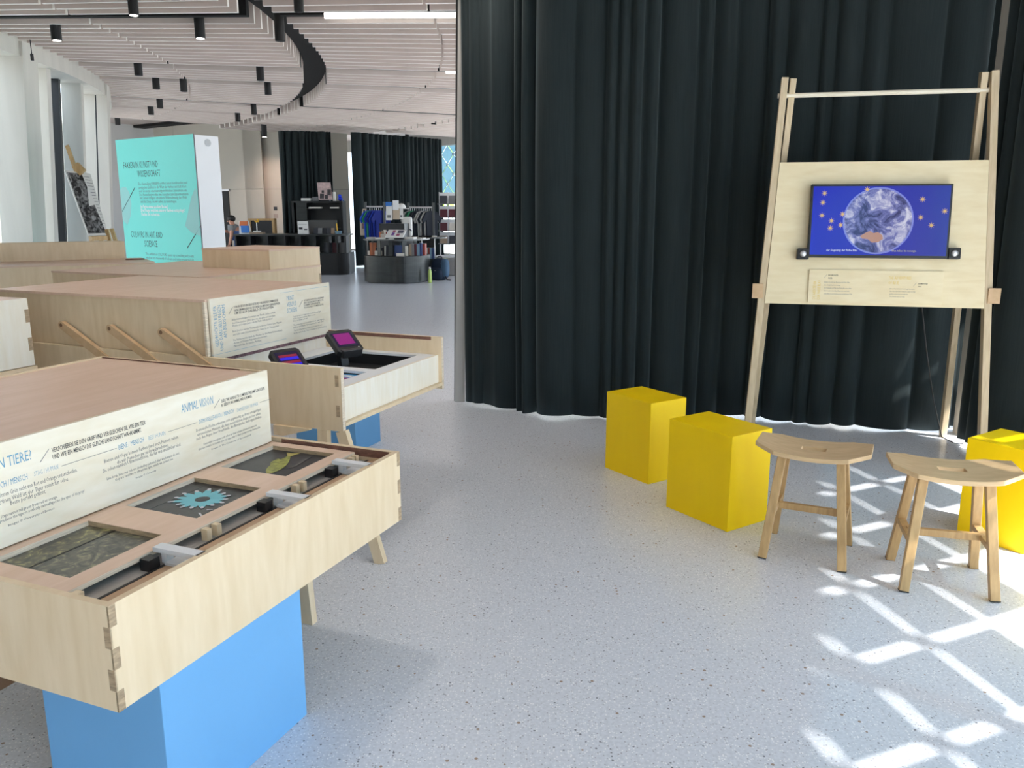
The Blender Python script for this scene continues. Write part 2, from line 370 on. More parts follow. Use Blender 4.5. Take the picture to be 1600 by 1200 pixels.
# diamond panels of the sun screen outside the glass
DW, DH = .61, .316           # width and half height of the lattice cell
dw = DW/2-.022; dh = DH-.026
pm = MB().slab([(-dw, 0), (0, -dh), (dw, 0), (0, dh)], (0, 0, 0), (0, 1, 0), (0, 0, 1), .02).mesh('diamond_panel'); pm.materials.append(M['pv'])
nm = MB().cyl((-.01, 0, 0), (.03, 0, 0), .045, n=8).mesh('lattice_node'); nm.materials.append(M['alu'])
PD = math.degrees(DW/R_SCR)
def lattice(a_from, a_to, z_lo, z_hi, a_ref=-20.68, z_ref=3.24, R_SCR=R_SCR, root=None):
    wo = root or globals()['wo']; PD = math.degrees(DW/R_SCR)
    i0 = int(math.ceil((a_from-a_ref)/(PD/2))); i1 = int((a_to-a_ref)/(PD/2))
    for i in range(i0, i1+1):
        for j in range(-12, 12):
            if (i+j) % 2 == 0: continue
            z = z_ref + j*DH
            if z < z_lo or z > z_hi: continue
            a = a_ref + i*PD/2
            o = inst('diamond_panel', pm, wo); o.matrix_parent_inverse = Matrix.Translation(-wo.location); o.location = pol(R_SCR, a, z); o.rotation_euler = (0, 0, radians(a))
            if j % 2 == 0 or True:
                o = inst('lattice_node', nm, wo); o.matrix_parent_inverse = Matrix.Translation(-wo.location); o.location = pol(R_SCR-.01, a, z+DH); o.rotation_euler = (0, 0, radians(a))
lattice(-24.6, -13.5, 2.6, 4.5); lattice(-43, -24.7, 1.7, 4.2)  # second stretch: unseen lower panels added to cut skylight on the near floor
lattice(36.5, 50.5, 1.9, 3.6); lattice(8.2, 12.2, .9, 3.5, R_SCR=12.9, root=wi)

# far walls, seen past the tables -----------------------------------------
def wall_panels(name, a, b, z_joint, thick=.2, cuts=()):
    a = Vector((a.x, a.y, 0)); b = Vector((b.x, b.y, 0)); d = (b-a); Ln = d.length; d.normalize(); rz = atan2(d.y, d.x)
    root = tag(empty(name, a, rz), kind='structure')
    xs = [0, *cuts, Ln]
    MB().box(0, Ln, .03, thick, 0, ZC+.3).build('core', M['inkgrey'], root)
    for x0, x1 in zip(xs[:-1], xs[1:]):
        for z0, z1 in ((0, z_joint), (z_joint, ZC+.3)):
            MB().box(x0+.006, x1-.006, 0, .03, z0+.006, z1-.006).build('wall_panel', M['wall'], root)
    return root
ZJ = 2.05
wA0, wA1, wB1 = fl(120, 219, ZC), fl(378, 207, ZC), fl(452, 206, ZC)
wall_panels('wall_back', wA0, wA1, ZJ, cuts=(4.0, 7.2))
wall_panels('wall_left', Vector((wA1.x, wA1.y-.0, 0)), wB1, ZJ)
wall_panels('wall_right', dp(498, 300, 24.2), dp(546, 300, 24.6), ZJ, .5)
mb = MB(); 
for a_, b_ in ((pol(13.2, A1), pol(25.3, A1)),):
    d_ = (b_-a_).normalized(); n_ = Vector((-d_.y, d_.x, 0))*.2; z_ = Vector((0, 0, ZC+.4)); mb.hexa([a_, b_, b_+n_, a_+n_, a_+z_, b_+z_, b_+n_+z_, a_+n_+z_])
tag(mb.build('wall_far', M['white_wall']), kind='structure')
tag(arc_band(13.2, 13.5, -.25, 4.2, A1, 316, 6.).build('wall_courtyard', M['wall']), kind='structure')
mb = MB(); a_, b_ = pol(13.2, A0), pol(25.3, A0); d_ = (b_-a_).normalized(); n_ = Vector((d_.y, -d_.x, 0))*.2; mb.hexa([a_, a_+n_, b_+n_, b_, a_+z_, a_+n_+z_, b_+n_+z_, b_+z_])
tag(mb.build('wall_light_block', M['wall']), kind='structure')  # unseen end wall, moved in close to block light from behind the camera
# doorway in the far wall, the dark of its opening painted as a black sheet
dloc = fl(330, 300, 1.9); q0 = wA0 + (wA1-wA0)*.60; q1 = wA0 + (wA1-wA0)*.905; dn = Vector((-(wA1-wA0).y, (wA1-wA0).x, 0)).normalized()
dr = tag(empty('door_1', (q0.x, q0.y, 0), atan2((q1-q0).y, (q1-q0).x)), kind='structure'); Ld = (Vector((q1.x,q1.y,0))-Vector((q0.x,q0.y,0))).length
MB().box(0, Ld, -.03, -.005, 0, 2.0).build('doorway_dark', M['blackmetal'], dr); MB().box(-.05, Ld+.05, -.05, 0, 2.0, 2.06).build('door_header', M['alu'], dr)

# ================================================================== CURTAINS
def resample(path, step):
    pts = [Vector((p[0], p[1])) for p in path]
    # Catmull-Rom
    dense = []
    for i in range(len(pts)-1):
        p0 = pts[max(i-1, 0)]; p1 = pts[i]; p2 = pts[i+1]; p3 = pts[min(i+2, len(pts)-1)]
        for k in range(20):
            t = k/20; dense.append(.5*((2*p1) + (p2-p0)*t + (2*p0-5*p1+4*p2-p3)*t*t + (3*p1-p0-3*p2+p3)*t**3))
    dense.append(pts[-1]); out = [dense[0]]; acc = 0.
    for a, b in zip(dense[:-1], dense[1:]):
        L_ = (b-a).length; pos = 0.
        while acc + (L_-pos) >= step:
            pos += step-acc; acc = 0; out.append(a + (b-a)*(pos/L_))
        acc += L_-pos
    return out
def curtain(name, path, z0, z1, folds, label, seed=1, step=.012, side=-1, group=None, hem=True, rows=10, amp=1.):
    rnd = random.Random(seed); pts = resample(path, step); n = len(pts); tot = n*step
    seq = []; s_ = 0; fi = 0
    while s_ < tot + .5:
        wd, de = folds[fi] if fi < len(folds) else (rnd.choice((.07, .09, .11, .16, .22)), rnd.uniform(.06, .13)); fi += 1
        seq.append((s_, s_+wd, de*amp, rnd.uniform(-1, 1), rnd.uniform(.45, .8), rnd.uniform(-.3, .3))); s_ += wd
    def off(s, z):
        h = (z-z0)/(z1-z0)
        for a, b, de, dr_, ex, sk in seq:
            if a <= s < b:
                t = (s-a)/(b-a); t = t + sk*t*(1-t)
                return de*(1 + .25*dr_*(1-h)*(1 if True else 0))*(abs(sin(pi*t))**ex)
        return 0.
    v = []; f_ = []
    zs = [z0 + (z1-z0)*k/(rows-1) for k in range(rows)]
    for j, z in enumerate(zs):
        for i in range(n):
            a = pts[max(i-1, 0)]; b = pts[min(i+1, n-1)]; t = (b-a).normalized(); nn = Vector((t.y, -t.x))*(-side)
            sway = .02*sin(i*step*2.1 + seed)*sin(3*(z-z0)/(z1-z0)+seed)
            p = pts[i] + nn*off(i*step + sway, z); zz = z + (.006*sin(i*step*9) if j == 0 else 0)
            v.append((p.x, p.y, zz))
    for j in range(rows-1):
        for i in range(n-1): f_.append((j*n+i, j*n+i+1, (j+1)*n+i+1, (j+1)*n+i))
    me = bpy.data.meshes.new(name); me.from_pydata(v, [], f_); me.update(); me.materials.append(M['curtain'])
    for p in me.polygons: p.use_smooth = True
    o = bpy.data.objects.new(name, me); C.objects.link(o); so = o.modifiers.new('cloth_thickness', 'SOLIDIFY'); so.thickness = .005; so.offset = 0
    recentre(o); tag(o, label, 'curtain', group)
    return o
fold_main = [(.10,.03),(.09,.02),(.32,.13),(.085,.09),(.09,.10),(.28,.12),(.2,.03),(.09,.07),(.07,.06),(.09,.08),(.11,.07),(.26,.10),(.10,.06),(.16,.08),(.2,.05),(.12,.09),(.22,.07),(.1,.05)]
curtain('tall_curtain', [(-.36,6.36),(-.27,6.25),(-.08,6.22),(.20,6.0),(.40,5.9),(.65,5.88),(.85,5.86),(1.2,5.92),(1.6,5.92),(1.95,5.78),(2.2,5.66),(2.53,5.58),(2.75,5.53),(3.0,5.55),(3.3,5.7),(3.55,5.85)], .012, 3.58, fold_main + [(.16,.06)]*2 + [(.34,.07),(.3,.08),(.32,.09),(.26,.08),(.3,.08)], 'very wide dark green floor-length curtain hanging behind the screen easel and yellow boxes', 3, rows=12)
curtain('tall_curtain', [(2.975,5.22),(2.955,5.06),(2.965,4.92),(3.04,4.72),(3.16,4.5),(3.28,4.25),(3.40,3.95)], .03, 3.58, [(.12,.05),(.10,.04),(.3,.06),(.3,.05)], 'dark green curtain end beside the right legs of the screen easel', 5)
pt = tag(MB().hexa([(-.455,6.36,0),(-.375,6.36,0),(-.375,6.43,0),(-.455,6.43,0),(-.375,6.36,3.58),(-.315,6.36,3.58),(-.315,6.43,3.58),(-.375,6.43,3.58)]).build('trim_1', pbr('grey_post', sr(176, 172, 166), .5)), kind='structure')
MB().hexa([(-.463,6.40,0),(-.455,6.38,0),(-.455,6.44,0),(-.463,6.44,0),(-.395,6.40,3.58),(-.375,6.38,3.58),(-.375,6.44,3.58),(-.395,6.44,3.58)]).build('seal', M['rubber'], pt)
c1a, c1b = dp(440, 300, 21.6), dp(520, 300, 21.9)
curtain('stage_curtain', [(c1a.x, c1a.y), ((c1a.x+c1b.x)/2, c1a.y+.1), (c1b.x, c1b.y)], .03, 3.42, [(.14,.1)]*2, 'narrow dark curtain behind the black cabinet with the poster', 8, .02, amp=1.3)
c2a, c2m, c2b = fl(556, 417), dp(600, 300, 22.6), dp(688, 300, 24.2)
curtain('stage_curtain', [(c2a.x, c2a.y), (c2m.x, c2m.y), (c2b.x, c2b.y)], .03, 3.42, [(.3,.1),(.2,.12)], 'wide dark curtain behind the clothes rails in the shop', 9, .02, amp=1.3)

# ================================================================== DISPLAY TABLES
AZ = radians(67.8)
def joints(root, l0, s0, z0, z1, sgn=1, t=.018, n=5, faces=('front', 'side')):   # finger joints at a corner: end grain showing on both faces
    h = (z1-z0)/n; e = .0008
    for k in range(n):
        a = z1-(k+1)*h; b = z1-k*h
        if k % 2 == 0 and 'front' in faces: MB().box(min(l0, l0+sgn*t), max(l0, l0+sgn*t), s0-e, s0+.004, a+.0004, b-.0004).build('finger_joint', M['endgrain'], root)
        if k % 2 == 1 and 'side' in faces: MB().box(min(l0-sgn*e, l0+sgn*.004), max(l0-sgn*e, l0+sgn*.004), s0, s0+t, a+.0004, b-.0004).build('finger_joint', M['endgrain'], root)

def on_plane(px, py, org, az, s_):     # a photo point on the upright plane y = s_ of a thing's own frame: (x, z) there
    n_ = Vector((-sin(az), cos(az), 0)); p0 = Vector((org[0], org[1], 0)) + n_*s_; d = ray(px, py); o = Vector((0, 0, EYE)); p = o + d*((p0-o).dot(n_)/d.dot(n_)); v = p - Vector((org[0], org[1], 0))
    return v.x*cos(az) + v.y*sin(az), p.z
def printed(parent, org, az, s_, crop, rows):   # rows of (text, left point, right point, cap height, ink, bold)
    x0, y0, k = crop
    for body, a, b, cap, ink, bold in rows:
        la, za = on_plane(x0+a[0]/k, y0+a[1]/k, org, az, s_); lb, zb = on_plane(x0+b[0]/k, y0+b[1]/k, org, az, s_)
        if body == '/': strip(parent, (la, s_, za), (lb, s_, zb), cap, M[ink], (0, -1, 0))
        elif body == '-': strip(parent, (la, s_, (za+zb)/2), (lb, s_, (za+zb)/2), cap, M[ink], (0, -1, 0))
        else: text(body, parent, (la, s_, (za+zb)/2), (1, 0, 0), (0, 0, 1), cap, M[ink], 1, fit=lb-la, bold=bold)
# ---- table one: animal vision -------------------------------------------
T1 = thing('display_table', 'birch plywood animal vision table with three framed pictures and white slide handles', 'table', (-.832, 1.557, 0), AZ)
Ln, Z0, Z1 = 1.196, .456, .70
MB().box(0, Ln, 0, .018, Z0, Z1).build('front_board', M['birch'], T1)
MB().box(0, .018, .018, 1.27, Z0, Z1).build('side_board', M['birch'], T1)
MB().box(Ln-.018, Ln, .018, 1.27, Z0, Z1).build('side_board', M['birch'], T1)
MB().box(.018, Ln-.018, .018, 1.25, Z0+.004, Z0+.016).build('bottom_panel', M['birch'], T1)
MB().box(.018, Ln-.018, .018, .110, .640, .660).build('tray_floor', M['pine'], T1)
MB().box(.018, Ln-.018, .110, .23, .640, .657).build('grey_rail', pbr('worn_grey_rail', sr(176, 170, 163), .5, grain=(3, 20, 20), amount=.25), T1)
MB().box(.018, Ln-.018, .110, .118, .657, .6615).build('slide_rail', M['black'], T1)
joints(T1, 0, 0, Z0, Z1); joints(T1, Ln, 0, Z0, Z1, -1, faces=('front',))
MB().box(Ln-.0185, Ln-.0175, .03, .47, .672, .6985).build('stained_edge', M['ply_dark'], T1)
# deck with three windows
wins = [(.084, .355), (.477, .742), (.858, 1.120)]; WS0, WS1, DT = .208, .463, .69
dk = MB().box(.02, 1.160, .155, WS0, DT-.012, DT)
dk.box(.02, 1.160, WS1, .497, DT-.012, DT)
xs = [.02] + [x for w_ in wins for x in w_] + [1.160]
for a, b in zip(xs[::2], xs[1::2]): dk.box(a, b, WS0, WS1, DT-.012, DT)
deck = dk.build('deck', M['birch_top'], T1)
MB().box(.02, 1.160, .1535, .155, DT-.012, DT-.001).build('deck_edge', M['ply_edge'], T1)
for a, b in wins:
    MB().box(a-.001, b+.001, WS1-.0015, WS1-.0005, DT-.0135, DT-.0008).build('window_edge', M['ply_edge'], deck)
    MB().box(b-.0015, b-.0005, WS0, WS1, DT-.0135, DT-.0008).build('window_edge', M['endgrain'], deck)
    MB().box(a-.03, b+.03, WS0-.03, WS1+.02, DT-.024, DT-.018).build('picture_tray', M['black'], T1)

def picture_mat(name, c0, c1, c2, scale, dist):
    m, N, K, b = new_mat(name); b.inputs['Roughness'].default_value = .3
    tc = N.new('ShaderNodeTexCoord'); no = N.new('ShaderNodeTexNoise'); no.inputs['Scale'].default_value = scale; no.inputs['Detail'].default_value = 8; no.inputs['Distortion'].default_value = dist; K.new(tc.outputs['Object'], no.inputs[0])
    cr = N.new('ShaderNodeValToRGB'); e = cr.color_ramp.elements; e[0].position = .35; e[0].color = (*c0, 1); e[1].position = .75; e[1].color = (*c2, 1); x = e.new(.55); x.color = (*c1, 1)
    K.new(no.outputs[0], cr.inputs[0]); K.new(cr.outputs[0], b.inputs['Base Color']); return m
pics = [picture_mat('mossy_forest_print', sr(52, 52, 48), sr(92, 90, 78), sr(165, 160, 118), 22, 2.2), picture_mat('dark_meadow_print', sr(26, 27, 32), sr(36, 37, 42), sr(70, 70, 72), 30, 1), picture_mat('dark_water_print', sr(22, 24, 32), sr(34, 36, 44), sr(56, 54, 54), 20, 2)]
PZ = DT-.0138
for i, ((a, b), pmn, nm_) in enumerate(zip(wins, pics, ('forest_picture', 'flower_picture', 'fish_picture'))):
    pc = MB().box(a-.002, b+.002, WS0-.002, WS1+.002, PZ-.004, PZ).build(nm_, pmn, T1)
    if i == 0: MB().box(a, b, .366, .370, PZ, PZ+.001).build('image_seam', M['black'], pc); MB().box(a+.02, b, .372, .44, PZ, PZ+.0006).build('image_half', picture_mat('sunlit_moss_print', sr(54, 52, 44), sr(96, 92, 66), sr(190, 182, 120), 40, 1), pc)
    if i == 1:
        MB().box(a, b, .405, .43, PZ, PZ+.0006).build('image_seam', pbr('dark_print', sr(40, 41, 46), .3), pc)
        cx, cy = .625, .325; pet_m = [pbr('cyan_petal_print', sr(104, 186, 200), .4), pbr('pale_petal_print', sr(196, 196, 204), .4)]
        for k in range(15):
            t = 2*pi*k/15 + .1; d_ = Vector((cos(t), sin(t), 0)); n_ = Vector((-d_.y, d_.x, 0)); z_ = Vector((cx, cy, PZ+.0008 + .00012*(k % 2)))
            r1 = .094 if 0 < t < 2.2 else .078; r1 *= (1 if k % 2 else .94)
            for q, (ra, rb, wv) in enumerate(((.008, r1*.95, .0115), (r1*.80, r1*1.02, .0062))):
                MB().slab([(ra, -wv*.4), (ra+(rb-ra)*.6, -wv), (ra+(rb-ra)*.85, -wv*.7), (rb, 0), (ra+(rb-ra)*.85, wv*.7), (ra+(rb-ra)*.6, wv), (ra, wv*.4)], z_ + Vector((0, 0, .0003*q)), d_, n_, .0002).build('petal', pet_m[q], pc)
        MB().cyl((cx, cy, PZ+.001), (cx, cy, PZ+.0018), .021, n=18).build('flower_heart', pbr('flower_heart_print', sr(58, 58, 62), .5), pc)
        for k in range(16):
            x = random.uniform(a+.015, b-.015); y = random.uniform(WS0+.01, .40); t = random.uniform(0, pi); L_ = random.uniform(.008, .022)
            if (x-cx)**2+(y-cy)**2 > .0088: MB().slab([(-L_, -.0015), (L_, -.003), (L_*1.1, .003), (-L_*.6, .0025)], (x, y, PZ+.0006), (cos(t), sin(t), 0), (-sin(t), cos(t), 0), .0003).build('petal_scrap', pet_m[1] if k % 3 == 0 else pbr('grey_scrap_print', sr(110, 112, 120), .5), pc)
    if i == 2:
        fm = pbr('green_fish_print', sr(150, 152, 74), .4, grain=(60, 60, 60), amount=.5); ff = pbr('yellow_fin_print', sr(178, 164, 96), .4)
        c_ = Vector((.985, .33, PZ+.001)); d_ = Vector((.955, .297, 0)); n_ = Vector((-d_.y, d_.x, 0))
        body = [(-.105+.21*t, .027*sin(pi*t**.75)) for t in [k/14 for k in range(15)]]; body = body + [(x, -y*.95) for x, y in body[-2:0:-1]]
        MB().slab(body, c_, d_, n_, .0004).build('fish', fm, pc)
        MB().slab([(.09, -.006), (.128, -.026), (.122, 0), (.130, .024), (.09, .006)], c_, d_, n_, .0005).build('fish_tail', ff, pc)
        MB().slab([(-.03, .022), (.02, .038), (.06, .028), (.05, .016)], c_ - Vector((0, 0, .0002)), d_, n_, .0004).build('fish_fin', fm, pc)
        MB().cyl(c_ + d_*-.085 + n_*.006, c_ + d_*-.085 + n_*.006 + Vector((0, 0, .001)), .005, n=10).build('fish_eye', ff, pc)
        MB().slab([(-.03, -.05), (.09, -.046), (.11, -.058), (-.02, -.064)], c_, (1, .1, 0), (-.1, 1, 0), .0003).build('pebble', pbr('grey_pebble_print', sr(84, 80, 80), .5), pc)
# slide handles and posts
for l in (.268, .690, 1.020):
    h = MB().box(l, l+.030, .012, .150, .688, .700).box(l+.004, l+.026, .112, .128, .662, .690).build('handle', M['handle'], T1)
    MB().box(l-.004, l+.085, .022, .112, .6615, .668).build('handle_foot', M['handle'], h)
    MB().box(l-.042, l-.010, .120, .150, .657, .686).build('slide_block', M['black'], T1)
for l in (.035, .425, .462, .800, .835, 1.10, 1.125): MB().box(l, l+.016, .126, .146, .657, .688).build('deck_post', M['birch'], T1)
# hood with the text panel
MB().box(.02, 1.150, .505, .517, .60, .948).build('hood_front', M['birch'], T1)
MB().box(.02, 1.150, .517, 1.268, .932, .944).build('hood_top', M['birch_top'], T1)
MB().box(1.138, 1.150, .517, 1.268, .60, .949).build('hood_side', M['birch'], T1); MB().box(.02, .032, .517, 1.268, .60, .949).build('hood_side', M['birch'], T1)
MB().box(.032, 1.138, 1.256, 1.268, .60, .949).build('hood_back', M['birch'], T1)
MB().box(1.136, 1.1378, .60, 1.25, .9445, .9488).build('stained_rim', M['ply_dark'], T1)
pan = MB().box(.012, 1.152, .493, .505, .694, .951).build('text_panel', M['birch_panel'], T1)
FX, FU, FN = (1, 0, 0), (0, 0, 1), (0, -1, 0); ys = .4926
printed(pan, (-.832, 1.557), AZ, ys, (0, 560, 3.636), [
    ('WIE SEHEN TIERE?', (-240, 690), (182, 582), .026, 'inkblue', 0), ('/', (228, 590), (278, 513), .0012, 'inkgrey', 0),
    ('VERSCHIEBEN SIE DEN GRIFF UND VERGLEICHEN SIE, WIE EIN TIER', (295, 530), (828, 378), .0120, 'ink', .012), ('UND WIE EIN MENSCH DIE GLEICHE LANDSCHAFT WAHRNIMMT.', (300, 570), (805, 420), .0120, 'ink', .012),
    ('HIRSCH / MENSCH', (-50, 752), (158, 688), .0150, 'inkblue', 0), ('STAG / HUMAN', (195, 670), (332, 628), .0125, 'inkpale', 0), ('-', (350, 610), (662, 512), .0010, 'inkgrey', 0),
    ('BIENE / MENSCH', (675, 517), (818, 476), .0145, 'inkblue', 0), ('BEE / HUMAN', (845, 463), (940, 436), .0125, 'inkpale', 0), ('-', (955, 415), (1120, 366), .0010, 'inkgrey', 0),
    ('DEMOISELLE-FISCH / MENSCH', (1133, 368), (1328, 312), .0130, 'inkblue', 0), ('DAMSELFISH / HUMAN', (1348, 302), (1465, 268), .0115, 'inkpale', 0), ('-', (1475, 248), (1538, 232), .0010, 'inkgrey', 0),
    ('ANIMAL VISION', (1032, 310), (1212, 258), .0265, 'inkblue', 0), ('/', (1215, 285), (1248, 230), .0012, 'inkgrey', 0),
    ('SLIDE THE HANDLE TO COMPARE THE SAME LANDSCAPE', (1258, 250), (1503, 178), .0098, 'ink', .012), ('AS SEEN BY AN ANIMAL AND A HUMAN.', (1258, 275), (1432, 222), .0098, 'ink', .012),
    ('Hirsche k\u00f6nnen Gr\u00fcn nicht von Rot und Orange unterscheiden.', (-90, 815), (440, 648), .0112, 'inkgrey', 0), ('Im gr\u00fcnen Wald ist der Tiger somit f\u00fcr seine', (-40, 840), (388, 695), .0112, 'inkgrey', 0), ('Beute perfekt getarnt.', (60, 833), (262, 766), .0112, 'inkgrey', 0),
    ('Stags cannot tell green from red or orange.', (5, 905), (328, 795), .0082, 'inkgrey', 0), ('predator the tiger is perfectly camouflaged to the eyes of its prey!', (0, 935), (480, 760), .0082, 'inkgrey', 0), ('Images \u00a9 University of Bristol', (48, 955), (308, 857), .0062, 'inkgrey', 0),
    ('Bienen und V\u00f6gel k\u00f6nnen Farben (und auch Muster) sehen,', (592, 590), (1015, 457), .0104, 'inkgrey', 0), ('die wir Menschen gar nicht wahrnehmen.', (665, 597), (958, 502), .0104, 'inkgrey', 0), ('Sie sehen n\u00e4mlich Ultraviolettt\u00f6ne, die f\u00fcr uns unsichtbar sind.', (585, 648), (1028, 498), .0104, 'inkgrey', 0),
    ('Like birds, bees see colours (including patterns) that we humans do not:', (608, 690), (1020, 545), .0076, 'inkgrey', 0), ('they are sensitive to ultraviolet light, which we cannot see.', (655, 693), (985, 578), .0076, 'inkgrey', 0), ('Images \u00a9 University', (772, 683), (888, 641), .0056, 'inkgrey', 0),
    ('Demoiselle-Fische erkennen sich gegenseitig an ihren einzigartigen', (1115, 415), (1483, 298), .0094, 'inkgrey', 0), ('ultravioletten Mustern, die dem menschlichen Auge und vor allem', (1122, 440), (1480, 320), .0094, 'inkgrey', 0), ('auch den Augen ihrer Fressfeinde, der Barrakudas, verborgen bleiben.', (1115, 462), (1487, 340), .0094, 'inkgrey', 0),
    ('Damselfish recognise each other by their unique ultraviolet patterns', (1158, 490), (1458, 387), .0070, 'inkgrey', 0), ('that are invisible to human eyes but especially to their predators, the barracudas.', (1128, 520), (1480, 397), .0070, 'inkgrey', 0), ('Images \u00a9 The University of Queensland', (1202, 518), (1425, 440), .0054, 'inkgrey', 0)])
# legs
for l, l2 in ((1.150, 1.178), (.30, .30)):
    for s_, s2 in ((.405, .395) if l > 1 else (.52, .52), (1.15, 1.17)): MB().bar((l, s_, Z0+.004), (l2, s2, 0), .03, .052).build('leg', M['birch'], T1)
MB().box(.05, 1.14, .56, .59, .30, .41).build('stretcher_board', M['darkwood'], T1)

def plinth(loc, rz, x, y, h, m, label, cat, name, group=None):
    o = MB().box(0, x, 0, y, 0, h).build(name, m, None, bevel=.002); o.location = loc; o.rotation_euler = (0, 0, rz); return tag(o, label, cat, group)
def tw(org, az, l, s, z=0): return Vector((org[0] + l*cos(az) - s*sin(az), org[1] + l*sin(az) + s*cos(az), z))
plinth(tw((-.832, 1.557), AZ, .166, .06), AZ, .537, .403, Z0, M['blue'], 'large light blue plinth carrying the animal vision table', 'plinth', 'blue_plinth')

# ---- table two: print versus screen ---------------------------------------
T2O = (-.714, 3.357)
T2 = thing('display_table', 'birch plywood print and screen table with white tray and three slanted wooden bars', 'table', (*T2O, 0), AZ)
MB().box(0, .020, 0, 2.05, .577, .85).build('side_board', M['birch'], T2)
MB().box(.921, .941, 0, .712, .577, .85).build('side_board', M['birch'], T2)
MB().box(-.0005, .0205, -.001, .0, .577, .85).build('board_edge', M['ply_edge'], T2); MB().box(.9205, .9415, -.001, .0, .577, .85).build('board_edge', M['ply_edge'], T2)
MB().box(.020, .921, .020, .036, .612, .757).build('front_board', M['birch_white'], T2)
MB().box(.020, .921, -.004, .72, .597, .612).build('bottom_board', M['birch'], T2)
MB().box(.9195, .9208, .06, .70, .832, .849).build('stained_edge', M['ply_dark'], T2)
for l0, sg in ((0, 1), (.941, -1)):
    for z0 in (.64, .77): MB().box(min(l0-.0008*sg, l0+.004*sg), max(l0-.0008*sg, l0+.004*sg), .012, .030, z0, z0+.05).build('finger_joint', M['endgrain'], T2)
# white deck with two black wells
d2 = MB(); w2 = [(.045, .385), (.455, .865)]; S0, S1 = .115, .60
d2.box(.020, .921, .036, S0, .745, .757).box(.020, .921, S1, .72, .745, .757)
for a, b in ((.020, w2[0][0]), (w2[0][1], w2[1][0]), (w2[1][1], .921)): d2.box(a, b, S0, S1, .745, .757)
d2.build('deck', M['white'], T2)
for a, b in w2: MB().box(a-.01, b+.01, S0-.01, S1+.01, .680, .690).box(a-.01, a, S0-.01, S1+.01, .69, .745).box(b, b+.01, S0-.01, S1+.01, .69, .745).box(a, b, S0-.01, S0, .69, .745).box(a, b, S1, S1+.01, .69, .745).build('well', M['black'], T2)
pr = MB().box(.305, .383, .118, .59, .735, .739).build('print_sheet', pbr('blue_print', sr(46, 150, 215), .4), T2)
MB().box(.285, .305, .118, .59, .735, .7392).build('magenta_band', pbr('magenta_print', sr(170, 40, 120), .4), pr); MB().box(.33, .36, .17, .24, .739, .7395).build('white_cloud', M['paper'], pr)
MB().box(.020, .921, .712, .724, .757, .83).build('back_board', M['birch_white'], T2)
# hood
MB().box(.026, .945, .716, 2.05, .82, 1.093).build('hood_body', M['birch'], T2)
MB().box(.014, .947, .704, 2.055, 1.093, 1.105).build('hood_top', M['birch_top'], T2)
MB().box(.008, .026, .704, .716, .80, 1.096).build('panel_edge', M['ply_edge'], T2)
MB().box(.030, .940, .7025, .7035, .815, .838).build('printed_label_strip', M['inkgold'], T2)
p2 = MB().box(.030, .947, .692, .704, .832, 1.108).build('text_panel', M['birch_panel'], T2); y2 = .6916
def vtext(body, top, bot, cap, crop):
    (la, za), (lb, zb) = [on_plane(crop[0]+q[0]/crop[2], crop[1]+q[1]/crop[2], T2O, AZ, y2) for q in (top, bot)]
    text(body, p2, ((la+lb)/2, y2, zb), (0, 0, 1), (-1, 0, 0), cap, M['inkblue'], 1, fit=za-zb)
c2_ = (310, 430, 7.273)
vtext('GEDRUCKTE BILDER', (198, 348), (236, 812), .0205, c2_); vtext('UND DARSTELLUNGEN', (250, 340), (288, 850), .0205, c2_); vtext('AM BILDSCHIRM', (298, 335), (325, 708), .0205, c2_)
